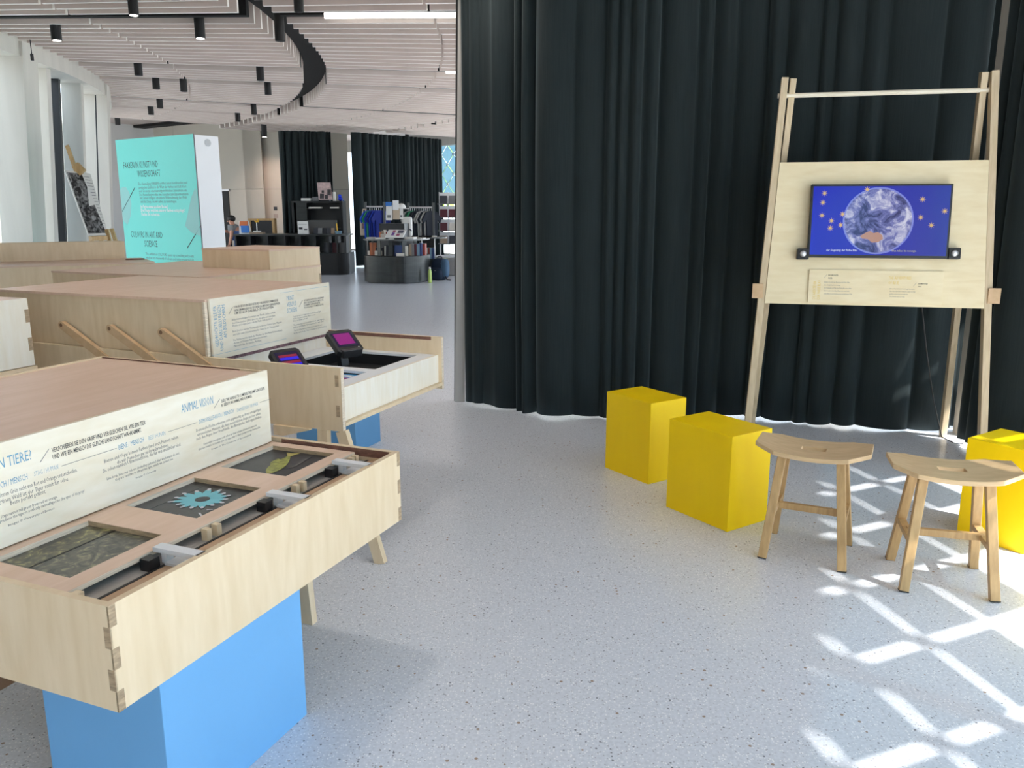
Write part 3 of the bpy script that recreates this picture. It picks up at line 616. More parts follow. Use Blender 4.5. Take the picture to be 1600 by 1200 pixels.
printed(p2, T2O, AZ, y2, c2_, [
    ('/', (345, 445), (388, 365), .0018, 'inkgrey', 0), ('SCHAUEN SIE SICH EIN GEDRUCKTES BILD UND EINE BILDSCHIRMANZEIGE', (402, 374), (905, 297), .0104, 'ink', .012), ('UNTER DEM MIKROSKOP AN. SIE D\u00dcRFEN DAS MIKROSKOP GERNE BEWEGEN,', (405, 414), (928, 330), .0104, 'ink', .012), ('UM ES AUF DAS BILD ZU RICHTEN.', (410, 447), (858, 372), .0104, 'ink', .012),
    ('Bildschirmanzeigen bestehen aus Pixeln. Jedes enth\u00e4lt', (382, 518), (875, 432), .0092, 'inkgrey', 0), ('drei kleine Leuchten (LED): eine rote, eine gr\u00fcne und eine blaue.', (385, 555), (875, 467), .0092, 'inkgrey', 0), ('Welche sind eingeschaltet, um die Farbe Gelb zu bilden?', (385, 587), (842, 503), .0092, 'inkgrey', 0),
    ('Beim Drucken werden Tintenpunkte in den vier Farben Cyan, Magenta', (390, 648), (948, 542), .0092, 'inkgrey', 0), ('und Gelb sowie Schwarz verwendet. Sehen Sie die Tintenpunkte?', (395, 687), (915, 584), .0092, 'inkgrey', 0),
    ('Die Farben werden durch das Mischen der drei Prim\u00e4rfarben erzeugt,', (400, 747), (955, 634), .0092, 'inkgrey', 0), ('die man mit blossem Auge nicht erkennen kann.', (402, 780), (785, 702), .0092, 'inkgrey', 0), ('Man nennt dies die optische Mischung.', (405, 814), (718, 752), .0092, 'inkgrey', 0),
    ('PRINT', (1005, 290), (1085, 276), .0225, 'inkblue', 0), ('VERSUS', (1008, 360), (1113, 340), .0225, 'inkblue', 0), ('SCREEN', (1012, 430), (1118, 410), .0225, 'inkblue', 0), ('/', (1145, 358), (1182, 285), .0018, 'inkgrey', 0),
    ('USE THE MICROSCOPE TO STUDY A PRINTED IMAGE', (1198, 299), (1425, 262), .0088, 'ink', .01), ('AND A SCREEN IMAGE. MOVE THE MICROSCOPE', (1198, 327), (1420, 288), .0088, 'ink', .01), ('TO EXAMINE THE IMAGE IN DETAIL.', (1198, 352), (1385, 320), .0088, 'ink', .01), ('TO LOOK CLOSELY AT THE MIXED COLOURS.', (1200, 380), (1422, 339), .0088, 'ink', .01),
    ('Screens are made up of pixels, each containing three small lights', (1075, 475), (1395, 420), .0078, 'inkgrey', 0), ('(LEDs): red, green and blue. Which ones are', (1078, 500), (1330, 458), .0078, 'inkgrey', 0), ('lit up to make yellow?', (1078, 527), (1240, 498), .0078, 'inkgrey', 0),
    ('The printer uses ink dots in four colours: cyan, magenta,', (1080, 573), (1430, 507), .0078, 'inkgrey', 0), ('yellow and black. Can you see the ink dots?', (1080, 600), (1425, 533), .0078, 'inkgrey', 0),
    ('The mix of the three primary colours cannot be seen', (1085, 635), (1405, 572), .0078, 'inkgrey', 0), ('by the naked eye. This is known as optical mixing.', (1085, 662), (1455, 592), .0078, 'inkgrey', 0),
    ('-', (930, 196), (1465, 130), .0014, 'inkpale', 0), ('-', (150, 905), (1000, 730), .0014, 'inkpale', 0)])
# slanted bars pegged to the hood side
for s_ in (1.580, 1.268, .952):
    poly = []; Lb = .52; wv = .019
    for k in range(9): t = pi/2 + pi*k/8; poly.append((wv*cos(t), wv*sin(t)))
    poly += [(Lb, -wv), (Lb, wv)]
    d_ = Vector((0, -.875, -.485)); u_ = Vector((0, -.485, .875))
    b_ = MB().slab(poly, (.012, s_, .95), d_, u_, -.022 if d_.cross(u_).x > 0 else .022).build('slanted_bar', M['stick'], T2)
    xo = .012 - .0225
    MB().cyl((xo, s_, .95), (xo+.004, s_, .95), .0095, n=12).build('peg_hole', M['darkwood'], b_)
# legs: two splayed near ones and a back pair, cross bracket with a bolt
for (l, s_), (l2, s2) in (((.012, .012), (.021, -.150)), ((.012, .105), (.012, .115)), ((.05, 1.85), (.03, 1.95)), ((.88, 1.85), (.90, 1.95))):
    MB().bar((l, s_, .577), (l2, s2, 0), .028, .050).build('leg', M['birch'], T2)
br = MB().slab([(0, 0), (.14, .04), (.14, .045), (0, .045), (-.05, .045), (-.05, 0)], (.004, .30, .532), (0, -1, 0), (0, 0, 1), .02).build('bracket', M['birch'], T2); MB().cyl((-.008, .313, .545), (.0, .313, .545), .011, n=14).build('bolt', M['chrome'], br)
plinth(tw(T2O, AZ, 1.387, .851), AZ, .292, .45, .56, M['blue'], 'smaller light blue plinth standing behind the print and screen table', 'plinth', 'blue_plinth')

# handheld microscopes on table two
def microscope(l, s_, rz, label, scr, h=.0):
    t = thing('digital_microscope', label, 'microscope', tw(T2O, AZ, l, s_, .690), AZ+rz)
    MB().box(-.05, .05, -.05, .05, 0, .012).build('base', M['black'], t, bevel=.004)
    MB().bar((0, .01, .012), (0, .03, .12+h), .045, .04).build('stand', M['black'], t, bevel=.004)
    MB().cyl((0, -.02, .03), (0, -.035, .012), .016, n=14).build('lens', M['blackmetal'], t)
    # tilted screen body
    d_ = Vector((0, .80, .60)); x_ = Vector((1, 0, 0)); o_ = Vector((0, -.055, .10+h)); nn = x_.cross(d_)
    bd = MB().slab([(-.075,-.01),(-.062,-.022),(.062,-.022),(.075,-.01),(.075,.12),(.062,.134),(-.062,.134),(-.075,.12)], o_ - nn*.03, x_, d_, .03).build('body', M['black'], t, bevel=.004)
    MB().slab([(-.06,-.022),(.06,-.022),(.055,-.05),(-.055,-.05)], o_ - nn*.045, x_, (d_ - nn*.5).normalized(), .04).build('grip', M['black'], t, bevel=.004)
    s2 = MB().slab([(-.058,.012),(.058,.012),(.058,.112),(-.058,.112)], o_ + nn*.0004, x_, d_, .0008).build('screen', scr[0], bd)
    for q, (a, b, m) in enumerate(scr[1]): MB().slab([(-.046,a),(.046,a),(.046,b),(-.046,b)], o_ + nn*.0014, x_, d_, .0006).build('screen_image', m, bd)
    MB().cyl(o_ + nn*.0005 + x_*.05 + d_*.0, o_ + nn*.003 + x_*.05 + d_*.0, .003, n=8).build('button', M['alu'], bd)
    return t
dark = emit_mat('dark_display', (.004, .002, .02), 1); mag = emit_mat('magenta_display', sr(128, 14, 108), .8); rd = emit_mat('red_band_display', sr(130, 20, 50), .8); bl = emit_mat('blue_band_display', sr(38, 20, 190), .9)
microscope(.20, .41, radians(-24), 'black digital microscope with red and blue bands on its tilted screen', (dark, [(.078, .092, rd), (.060, .076, bl), (.038, .052, rd), (.022, .036, bl)]))
microscope(.63, .40, radians(-24), 'black digital microscope with a plain magenta image on its tilted screen', (dark, [(.028, .104, mag)]), .03)

# ---- tables behind ---------------------------------------------------------
N3 = fl(310, 433, 1.1); R3 = fl(501, 414, 1.1); az3 = atan2(R3.y-N3.y, R3.x-N3.x); L3 = (R3-N3).length
T3 = thing('display_table', 'plywood table with a smaller box on its top, before the turquoise light box', 'table', (N3.x, N3.y, 0), az3)
bd = MB().box(0, L3, 0, 1.27, .93, 1.088).build('body', M['birch'], T3); MB().box(-.003, L3+.002, -.003, 1.273, 1.088, 1.1).build('top_board', M['birch_top'], T3)
f3 = fl(426.5, 421.7, 1.1); v3 = f3-N3; l3 = v3.x*cos(az3)+v3.y*sin(az3)
MB().box(l3, L3+.012, .012, .60, 1.1, 1.222).build('upper_box', M['birch'], T3); MB().box(l3-.002, L3+.014, .010, .602, 1.222, 1.232).build('upper_lid', M['birch_top'], T3)
MB().box(L3-.02, L3, -.0012, .004, .95, 1.04).build('finger_joint', M['endgrain'], T3)
for l in (.06, L3-.06):
    for s_ in (.08, 1.18): MB().bar((l, s_, .93), (l, s_, 0), .05, .05).build('leg', M['birch'], T3)
c4 = fl(241, 409, 1.04); az4 = radians(32)
T4 = thing('display_table', 'long plywood table beside the black and white print on its easel', 'table', (c4.x, c4.y, 0), az4)
MB().box(-2.1, 0, 0, .75, .66, 1.028).build('body', M['birch'], T4); MB().box(-2.1, .003, -.003, .753, 1.028, 1.04).build('top_board', M['birch_top'], T4)
u4 = fl(194, 377, 1.2)-c4; lu, su = u4.x*cos(az4)+u4.y*sin(az4), -u4.x*sin(az4)+u4.y*cos(az4)
MB().box(lu-1.02, lu, su, su+.02, 1.04, 1.2).box(lu-1.02, lu, su+.2, su+.22, 1.04, 1.2).box(lu-.02, lu, su+.02, su+.2, 1.04, 1.2).build('upper_box', M['birch'], T4)
MB().box(lu-1.05, lu-1.02, su-.012, su+.03, 1.06, 1.19).build('box_block', M['stick'], T4)
MB().box(-.18, -.02, .4, .42, 1.04, 1.052).build('stained_edge', M['ply_dark'], T4)
for l in (-2.0, -.1):
    for s_ in (.08, .66): MB().bar((l, s_, .66), (l, s_, 0), .05, .05).build('leg', M['birch'], T4)
T5 = thing('display_table', 'plywood box table with finger-jointed corner beside the three slanted bars', 'table', (-2.22, 3.76, 0), AZ)
MB().box(-1.0, 0, 0, .9, .79, 1.088).build('body', M['birch_white'], T5); MB().box(-1.0, .002, .012, .9, 1.088, 1.1).build('top_board', M['birch_top'], T5)
MB().box(-1.0, .006, -.006, .9, .70, .787).build('lower_rail', M['birch'], T5); MB().box(-1, -.002, -.001, .012, 1.088, 1.1).build('front_lip', M['birch_white'], T5)
for z0 in (.99, .86): MB().box(-.020, .001, -.001, .02, z0, z0+.06).build('finger_joint', M['endgrain'], T5)
for l in (-.95, -.05):
    for s_ in (.06, .84): MB().bar((l, s_, .70), (l, s_, 0), .05, .05).build('leg', M['birch'], T5)

# ================================================================== YELLOW BOXES
def ybox(corner, az, x, y, h, label): return plinth((corner[0], corner[1], 0), az, x, y, h, M['yellow'], label, 'box', 'yellow_box')
AY = radians(123.6)
ybox(tw((.757, 4.356), AY-pi/2, 0, 0)[:2], AY-pi/2, .27, .37, .462, 'narrow yellow box seat standing near the wide green curtain')
ybox((1.020, 3.667), AY-pi/2, .28, .41, .468, 'wide yellow box seat beside the shaded wooden stool')
ybox((2.268, 3.405), AY-pi/2, .30, .30, .468, 'yellow box seat streaked with sunlight behind the sunlit stool')

# ================================================================== STOOLS
def stool(c, az, label):
    t = thing('stool', label, 'stool', (*c, 0), az, 'stools with saddle seats'); n = 24
    H_ = .497; th = .02
    # saddle seat with a hand slot
    bm = bmesh.new(); NX, NY = 28, 12; hx = .235
    def hy(x): 
        a = abs(x); return .148 if a < .15 else .148 - (a-.15)/(hx-.15)*.062
    xs_ = [-hx + 2*hx*i/NX for i in range(NX+1)]; grid = {}
    for k in (0, 1):
        for i, x in enumerate(xs_):
            for j in range(NY+1):
                y = hy(x)*(-1+2*j/NY); z = H_ + .030*(x/hx)**2 - .022 - (th if k else 0)
                grid[k, i, j] = bm.verts.new((x, y, z))
    slot = {(i, j) for i in range(NX//2-3, NX//2+3) for j in (NY//2-1, NY//2)}
    for i in range(NX):
        for j in range(NY):
            if (i, j) in slot: continue
            bm.faces.new((grid[0,i,j], grid[0,i+1,j], grid[0,i+1,j+1], grid[0,i,j+1])); bm.faces.new((grid[1,i,j+1], grid[1,i+1,j+1], grid[1,i+1,j], grid[1,i,j]))
    edges = {}
    for f_ in list(bm.faces):
        pass
    bnd = [e for e in bm.edges if len(e.link_faces) == 1]
    pos = {v: k for k, v in grid.items()}
    for e in bnd:
        a, b = e.verts; ka, kb = pos[a], pos[b]
        if ka[0] == 0 and kb[0] == 0:
            q = (a, b, grid[1, kb[1], kb[2]], grid[1, ka[1], ka[2]])
            try: bm.faces.new(q)
            except ValueError: pass
    loose = [v for v in bm.verts if not v.link_faces]
    for v in loose: bm.verts.remove(v)
    bmesh.ops.recalc_face_normals(bm, faces=bm.faces)
    me = bpy.data.meshes.new('seat'); bm.to_mesh(me); bm.free(); me.materials.append(M['oak_seat'])
    o = bpy.data.objects.new('seat', me); C.objects.link(o); o.parent = t
    b = o.modifiers.new('bevel', 'BEVEL'); b.width = .003; b.segments = 2; b.limit_method = 'ANGLE'
    top = {}; 
    for sx in (-1, 1):
        for sy in (-1, 1):
            a_ = Vector((sx*.118, sy*.080, H_-.034)); b_ = Vector((sx*.164, sy*.160, 0)); top[sx, sy] = (a_, b_)
            mb = MB(); mb.bar(a_, b_, .036, .034); leg = mb.build('leg', M['oak'], t, bevel=.003)
            MB().bar(b_ + (a_-b_).normalized()*.004, b_, .037, .035).build('foot_pad', M['rubber'], leg)
    at = lambda k, z: top[k][1] + (top[k][0]-top[k][1])*(z/(H_-.034))
    for sx in (-1, 1): MB().bar(at((sx, -1), .20), at((sx, 1), .20), .024, .032, (0, 0, 1)).build('side_stretcher', M['oak'], t, bevel=.002)
    m0 = (at((-1, -1), .20)+at((-1, 1), .20))/2; m1 = (at((1, -1), .20)+at((1, 1), .20))/2
    MB().bar(m0, m1, .030, .022, (0, 0, 1)).build('cross_stretcher', M['oak'], t, bevel=.002)
    return t
stool((1.318, 3.449), radians(-26), 'wooden saddle stool in the shade beside the wide yellow box')
stool((1.771, 3.163), radians(-15.5), 'wooden saddle stool with streaks of sunlight across its seat')

# ================================================================== SCREEN EASEL
EO, EA = (2.727, 4.786), radians(-13.13); EW, EH, EB, EF, ES = 1.151, 2.275, .228, .584, .114
ES_ = thing('display_easel', 'tall wooden easel frame with a plywood board carrying the screen', 'easel', (*EO, 0), EA)
fr = lambda z: EB*z/EH
so = lambda z: ES*(1-z/EH)
for sg, x0 in ((1, 0.), (-1, -EW)):
    MB().bar((x0+sg*ES, 0, 0), (x0, EB, EH), .040, .062).build('front_post', M['ash'], ES_, bevel=.002)
    MB().bar((x0+sg*(ES-.07), EF, 0), (x0-sg*.050, EB+.01, EH), .036, .062).build('back_post', M['ash'], ES_, bevel=.002)
    zc = 1.0; MB().box(x0+sg*so(zc)-.005 if sg > 0 else x0-so(zc)-.06, x0+so(zc)+.06 if sg > 0 else x0-so(zc)+.005, fr(zc)-.045, fr(zc)-.031, zc-.045, zc+.045).build('side_bracket', M['stick'], ES_)
MB().cyl((-EW-.035, EB+.005, EH-.10), (.03, EB+.005, EH-.10), .014, n=12).build('crossbar', M['birch_panel'], ES_)
zt, zb = 1.777, .925; wi_ = .022; ext = .018
bx = lambda z: (-EW-so(z)+wi_, so(z)-wi_)
yo = lambda z: fr(z)-.035
q = []
for dy in (0, ext):
    for z in (zb, zt):
        for k in (0, 1): q.append((bx(z)[k], yo(z)+dy, z))
# corner order: bottom ring (zb) then top ring (zt)
MB().hexa([q[0], q[1], q[5], q[4], q[2], q[3], q[7], q[6]]).build('board', M['easel_board'], ES_)
eu = Vector((0, EB, EH)).normalized(); en = Vector((0, -EH, EB)).normalized()      # up along the board, out of the board
def eb(x, z, off=0.): return Vector((x, yo(z), z)) + en*off
def e_root(name, label, cat, x, z, off=0.):     # local x = along the board, y = up the board, z = out of it
    t = thing(name, label, cat)
    t.matrix_basis = Matrix.Translation((*EO, 0)) @ Matrix.Rotation(EA, 4, 'Z') @ Matrix.Translation(eb(x, z, off)) @ Matrix(((1,0,0,0),(0,eu.y,en.y,0),(0,eu.z,en.z,0),(0,0,0,1)))
    return t
TV = e_root('television', 'flat television showing the Earth and gold stars on blue', 'television', -.578, 1.423)
MB().box(-.390, .390, -.216, .216, .012, .058).build('body', M['black'], TV, bevel=.004)
MB().box(-.12, .12, -.1, .1, 0, .012).build('wall_mount', M['blackmetal'], TV)
def tv_mat():
    m, N, K, b = new_mat('blue_video_image'); b.inputs['Base Color'].default_value = (.005, .005, .01, 1); b.inputs['Roughness'].default_value = .12
    tc = N.new('ShaderNodeTexCoord'); sp = N.new('ShaderNodeSeparateXYZ'); K.new(tc.outputs['Object'], sp.inputs[0])
    mr = N.new('ShaderNodeMapRange'); mr.inputs[1].default_value = -.38; mr.inputs[2].default_value = .38; K.new(sp.outputs[0], mr.inputs[0])
    cr = N.new('ShaderNodeValToRGB'); cr.color_ramp.elements[0].color = (*sr(10, 10, 200), 1); cr.color_ramp.elements[1].color = (*sr(40, 52, 170), 1); K.new(mr.outputs[0], cr.inputs[0])
    K.new(cr.outputs[0], b.inputs['Emission Color']); b.inputs['Emission Strength'].default_value = .5; return m
MB().box(-.378, .378, -.200, .204, .058, .0586).build('screen', tv_mat(), TV)
def earth_mat():
    m, N, K, b = new_mat('earth_video_image'); b.inputs['Base Color'].default_value = (.01, .01, .02, 1); b.inputs['Roughness'].default_value = .12
    tc = N.new('ShaderNodeTexCoord'); no = N.new('ShaderNodeTexNoise'); no.inputs['Scale'].default_value = 11; no.inputs['Detail'].default_value = 9; no.inputs['Roughness'].default_value = .66; no.inputs['Distortion'].default_value = .9; K.new(tc.outputs['Object'], no.inputs[0])
    cr = N.new('ShaderNodeValToRGB'); e = cr.color_ramp.elements; e[0].position = .40; e[0].color = (*sr(46, 50, 108), 1); e[1].position = .66; e[1].color = (*sr(226, 226, 246), 1); x = e.new(.52); x.color = (*sr(120, 124, 190), 1); K.new(no.outputs[0], cr.inputs[0])
    K.new(cr.outputs[0], b.inputs['Emission Color']); b.inputs['Emission Strength'].default_value = .5; return m
ec = (-.006, .002)
MB().cyl((*ec, .0586), (*ec, .0589), .196, n=48).build('earth_rim', emit_mat('pale_blue_rim', sr(130, 140, 225), .55), TV)
MB().cyl((*ec, .0589), (*ec, .0592), .187, n=48).build('earth_disc', earth_mat(), TV)
land = emit_mat('ochre_land', sr(196, 150, 132), .5)
MB().slab([(-.085,-.09),(-.05,-.068),(-.03,-.060),(-.01,-.072),(.015,-.066),(.04,-.085),(.045,-.105),(.02,-.125),(-.015,-.128),(-.04,-.108),(-.07,-.105)], (ec[0]-.01, ec[1]-.0, .0592), (1,0,0), (0,1,0), .0003).build('land_mass', land, TV)
gold = emit_mat('gold_star', sr(205, 170, 105), .7)
for sx_, sy_ in ((355,85),(348,145),(347,228),(410,263),(405,310),(478,220),(470,290),(622,62),(965,125),(962,240),(1104,200),(1030,290),(290,290),(293,160)):
    u_ = ((1200+sx_/4)-1271)/212*.756-.378; v_ = .204-((280+sy_/4)-290)/111*.404
    if abs(u_) > .366: continue
    MB().slab([((.020 if k % 2 == 0 else .006)*cos(pi*k/8), (.020 if k % 2 == 0 else .006)*sin(pi*k/8)) for k in range(16)], (u_, v_, .0586), (1,0,0), (0,1,0), .0004).build('star', gold, TV)
text('der Siegeszug der Farbe Blau', TV, (-.285, -.178, .0596), (1,0,0), (0,1,0), .013, emit_mat('white_caption', sr(225, 225, 235), .7), .80, 'caption')
text('blue takes its revenge.', TV, (.082, -.178, .0596), (1,0,0), (0,1,0), .013, emit_mat('yellow_caption', sr(190, 185, 120), .7), .80, 'caption')
for x_, lb in ((-.993, 'small black cube speaker beside the German caption of the television'), (-.152, 'small black cube speaker beside the English caption of the television')):
    z_ = 1.228 if x_ < -.5 else 1.240
    sp_ = e_root('speaker', lb, 'speaker', x_, z_)
    MB().box(-.034, .034, -.033, .033, 0, .055).build('cabinet', M['black'], sp_, bevel=.006)
    MB().cyl((0, 0, .055), (0, 0, .057), .028, n=20).build('surround', M['rubber'], sp_); MB().lathe([(.020, .0565), (.016, .064), (.006, .067)], n=18).build('cone', M['alu'], sp_, smooth=True)
sg_ = e_root('text_sign', 'pale plywood sign with yellow headings under the television', 'sign', -.567, 1.036)
MB().box(-.378, .378, -.098, .100, 0, .012).build('board', M['easel_board'], sg_)
def V(body, x, y, cap, m, sx=.6, **k): return text(body, sg_, (x, y, .0124), (1,0,0), (0,1,0), cap, m, sx, **k)
text('DIE ABENTEUER\nDER FARBE BLAU', sg_, (-.335, -.080, .0124), (0,1,0), (-1,0,0), .017, M['inkyellow'], .62, line=1.05)
strip(sg_, (-.292, .050, .012), (-.276, .072, .012), .0012, M['inkgrey'], (0,0,1))
V('EIN FILM VON F\u00dcR\nKINDER', -.268, .064, .0085, M['ink'], .55, line=1.4, bold=.015)
V('Erleben Sie jetzt das Abenteuer der Farbe Blau\n\u00fcber die Jahrhunderte hinweg.\nDer Siegeszug und Blau der Farbe gibt es zu sehen,\nDarin wurde viel in Blau, Braun nicht und Licht,\nsowie Blau zu verschiedenen der wundersamen Zeit.', -.288, .022, .0085, M['inkgrey'], .62, line=1.42)
V('THE ADVENTURES\nOF BLUE', .075, .050, .018, M['inkyellow'], .58, line=1.15)
strip(sg_, (.215, .010, .012), (.231, .032, .012), .0012, M['inkgrey'], (0,0,1))
V('AN ANIMATION FILM\nFOR ALL', .240, .022, .0075, M['ink'], .5, line=1.45, bold=.015)
V('Discover blue\u2019s history and rise through the centuries:\nThat is the colour that is nothing but a single ray of light\nand blue, precious stones and night skies.\nThis is how blue takes its revenge.', .085, -.010, .0075, M['inkgrey'], .58, line=1.42)

# thin cable hanging behind the easel
tag(recentre(MB().tube([(2.62,5.36,1.3),(2.66,5.33,.9),(2.72,5.30,.55),(2.78,5.27,.25),(2.83,5.22,.03),(2.88,5.16,.008),(2.93,5.14,.008)], .004, 6).build('power_cable', M['black'])), 'thin black power cable hanging behind the screen easel', 'cable')

# ================================================================== TURQUOISE LIGHT BOX
a_, b_, c_ = fl(180, 219, 2.4), fl(302, 209, 2.4), fl(335, 211, 2.4); ta = atan2(b_.y-a_.y, b_.x-a_.x); Wt = (b_-a_).length
TQ = thing('light_box', 'large turquoise exhibition light box with white sides', 'light box', (a_.x, a_.y, 0), ta)
MB().box(.01, Wt-.004, .012, .36, 0, 2.392).build('body', pbr('white_laminate', (.86, .87, .88), .4), TQ, bevel=.004)
def turq():
    m, N, K, b = new_mat('turquoise_print'); b.inputs['Base Color'].default_value = (*sr(100, 205, 196), 1); b.inputs['Roughness'].default_value = .45
    b.inputs['Emission Color'].default_value = (*sr(96, 216, 206), 1); b.inputs['Emission Strength'].default_value = .16; return m
tf = MB().box(0, Wt, 0, .012, 0, 2.4).build('printed_front', turq(), TQ)
MB().box(Wt-.004, Wt+.0015, -.001, .013, 0, 2.4).build('front_edge', M['inkgrey'], TQ)
pale = pbr('pale_turquoise_print', sr(150, 216, 212), .45)
def tx(fx, fy): return (fx*Wt, -.0006, fy)     # fraction across, height
zof = lambda py: 2.4 - (py-214)/ (403-214)*1.52
M['inkwhite'] = pbr('white_ink', (.9, .9, .9), .5)
printed(tf, (a_.x, a_.y), ta, -.0006, (0, 200, 4), [
    ('FARBEN IN KUNST UND', (773, 251), (988, 247), .082, 'ink', 0), ('WISSENSCHAFT', (860, 305), (1003, 302), .082, 'ink', 0),
    ('Die Ausstellung FARBEN er\u00f6ffnet einen ber\u00fchrenden und', (865, 357), (1170, 350), .036, 'inkgrey', 0), ('poetischen Einblick in die Welt der Farben und l\u00e4dt Klein', (868, 380), (1165, 373), .036, 'inkgrey', 0), ('und Gross zu einer aussergew\u00f6hnlichen Sinnesreise ein.', (870, 403), (1170, 396), .036, 'inkgrey', 0), ('Die Ausstellung m\u00f6chte ihre Besucher zum Experimentieren', (873, 426), (1178, 419), .036, 'inkgrey', 0), ('mit Sinnen bringen, um unsere Wahrnehmung der Welt', (876, 447), (1168, 440), .036, 'inkgrey', 0), ('und die Dinge, die wir sehen, zu hinterfragen.', (880, 470), (1105, 464), .036, 'inkgrey', 0),
    ('Ist Farbe etwas aus dem Boden?', (880, 502), (1050, 498), .038, 'inkwhite', .03), ('Die Frage, welchen unserer Farben entspringt?', (882, 526), (1155, 520), .038, 'inkwhite', .03), ('Finden Sie es heraus.', (885, 549), (1000, 546), .038, 'inkwhite', .03),
    ('COLOURS IN ART AND', (820, 686), (1017, 685), .082, 'ink', 0), ('SCIENCE', (905, 743), (985, 742), .082, 'ink', 0),
    ('The exhibition COLOURS opens up a touching and poetic', (912, 800), (1212, 803), .036, 'inkgrey', 0), ('window into the world of colours and invites young and old', (915, 824), (1210, 827), .036, 'inkgrey', 0),
    ('/', (765, 522), (843, 372), .012, 'ink', 0), ('/', (1170, 752), (1255, 610), .012, 'ink', 0)])
MB().slab([(.0, -.16), (.10, -.22), (.20, -.10), (.24, .06), (.22, .20), (.15, .28), (.06, .28), (0, .24)], tx(.0, zof(325)), FX, FU, .0006).build('pale_blob', pale, tf)
MB().slab([(0, -.02), (.12, -.1), (.30, -.14), (.30, .40), (.27, .45), (.18, .34)], tx(.815, zof(350)), FX, FU, .0006).build('pale_blob', pale, tf)
sx0 = Vector((Wt-.004, .20, zof(232)+.05)); MB().cyl(sx0, sx0 + Vector((.004, 0, 0)), .045, n=18).build('round_mark', pbr('grey_mark', (.5, .52, .53), .5), TQ)

# ================================================================== PRINT ON AN EASEL BY THE INNER FACADE
def quad_slab(p, t):   # four corners (bl, br, tr, tl) and a thickness
    n_ = (p[1]-p[0]).cross(p[3]-p[0]).normalized()*t; return MB().hexa([p[0], p[1], p[1]-n_, p[0]-n_, p[3], p[2], p[2]-n_, p[3]-n_])
pc4 = [dp(138, 368, 9.70), dp(169.5, 367, 9.86), dp(141, 271, 10.22), dp(100.6, 265.5, 10.06)]
pe = thing('art_easel', 'wooden art easel with a tall mast standing by the inner window wall', 'easel')
base_c = Vector(((pc4[0].x+pc4[1].x)/2, pc4[0].y+.12, 0)); pe.location = base_c
def pw_(name, mb, m): return wpart(name, mb, m, pe)
mt = dp(105, 228, 10.6); ml = dp(124, 266, 10.15); mbm = dp(153, 372, 9.8); dirm = (mbm-ml)
pw_('mast', MB().bar(mt, mbm - Vector((0, -.08, .05)), .045, .03), M['oak']); pw_('clamp', MB().bar(ml + Vector((-.03, -.02, .06)), ml + Vector((.05, -.02, -.03)), .09, .05), M['oak'])
pw_('ledge', MB().bar(pc4[0] + Vector((.03, -.02, -.035)), pc4[1] + Vector((-.02, -.02, -.035)), .07, .05), M['oak'])
for dx, dy in ((-.28, -.12), (.28, -.12), (.05, .75)): pw_('leg', MB().bar(mbm + Vector((dx*.3, .1+dy*.3, .1)), (mbm.x+dx, mbm.y+.12+dy, 0), .04, .03), M['oak'])
pr_ = quad_slab(pc4, .012).build('art_print', M['paper']); tag(pr_, 'large black and white art print leaning on the wooden easel', 'print')
bl_, br_, tr_, tl_ = pc4; nrm = (br_-bl_).cross(tl_-bl_).normalized()
def pq(u_, v_): return bl_*(1-u_)*(1-v_) + br_*u_*(1-v_) + tr_*u_*v_ + tl_*(1-u_)*v_
def bw_mat():
    m, N, K, b = new_mat('black_white_photo'); tc = N.new('ShaderNodeTexCoord'); mp = N.new('ShaderNodeMapping'); mp.inputs['Scale'].default_value = (1.6, 1.6, .7); K.new(tc.outputs['Object'], mp.inputs[0])
    no = N.new('ShaderNodeTexNoise'); no.inputs['Scale'].default_value = 12; no.inputs['Detail'].default_value = 8; no.inputs['Distortion'].default_value = 1.2; K.new(mp.outputs[0], no.inputs[0])
    cr = N.new('ShaderNodeValToRGB'); e = cr.color_ramp.elements; e[0].position = .42; e[0].color = (.012, .012, .013, 1); e[1].position = .72; e[1].color = (.45, .45, .45, 1); K.new(no.outputs[0], cr.inputs[0]); K.new(cr.outputs[0], b.inputs['Base Color']); return m
o_ = nrm*.003
quad_slab([pq(.05,.03)+o_, pq(.92,.03)+o_, pq(.64,.97)+o_, pq(.06,.97)+o_], .002).build('photograph', bw_mat(), pr_)
for k in range(16): v_ = .93-.05*k; u0 = .92-.28*v_+.04; strip(pr_, pq(u0, v_)+o_, pq(min(.97, u0+.16+.1*random.random()), v_)+o_, .006, M['inkgrey'], nrm, 'text_line')
recentre_p = pr_

# ================================================================== CEILING SPOTLIGHTS
def spot(cx, y0, y1, label, r=.055, lens=True):
    top = fl(cx, y0, ZC+.02); d = ray(cx, y1); zb_ = EYE + d.z*sqrt((top.x**2+top.y**2)/(d.x**2+d.y**2)); h = max(.16, ZC+.02-zb_)
    t = thing('ceiling_spotlight', label, 'spotlight', (top.x, top.y, ZC+.02-h), 0, 'black cylinder spotlights under the slatted ceiling')
    MB().cyl((0, 0, 0), (0, 0, h+.2), r, n=18).build('housing', M['blackmetal'], t); MB().cyl((0, 0, -.004), (0, 0, .001), r*.78, n=16).build('lens', M['lamp'] if lens else M['black'], t)
LB = 'black cylinder spotlight with a dark lens hanging under the pale slatted ceiling'
for cx, y0, y1, ln in ((86,37,63,1),(311,32,60,1),(215,98,118,0),(243,122,139,0),(286,123,143,0),(249,153,169,0),(235,165,179,0),(183,183,195,0),(406,105,126,0),(418,130,148,0),(396,164,179,0),(371,176,190,0),(436,31,64,0),(207,-2,10,1),(466,-8,9,0),(636,212,222,0)):
    spot(cx, y0, y1, 'black cylinder spotlight with a glowing lens hanging under the pale slatted ceiling' if ln else LB, .058 if y1 > 20 else .05, ln)
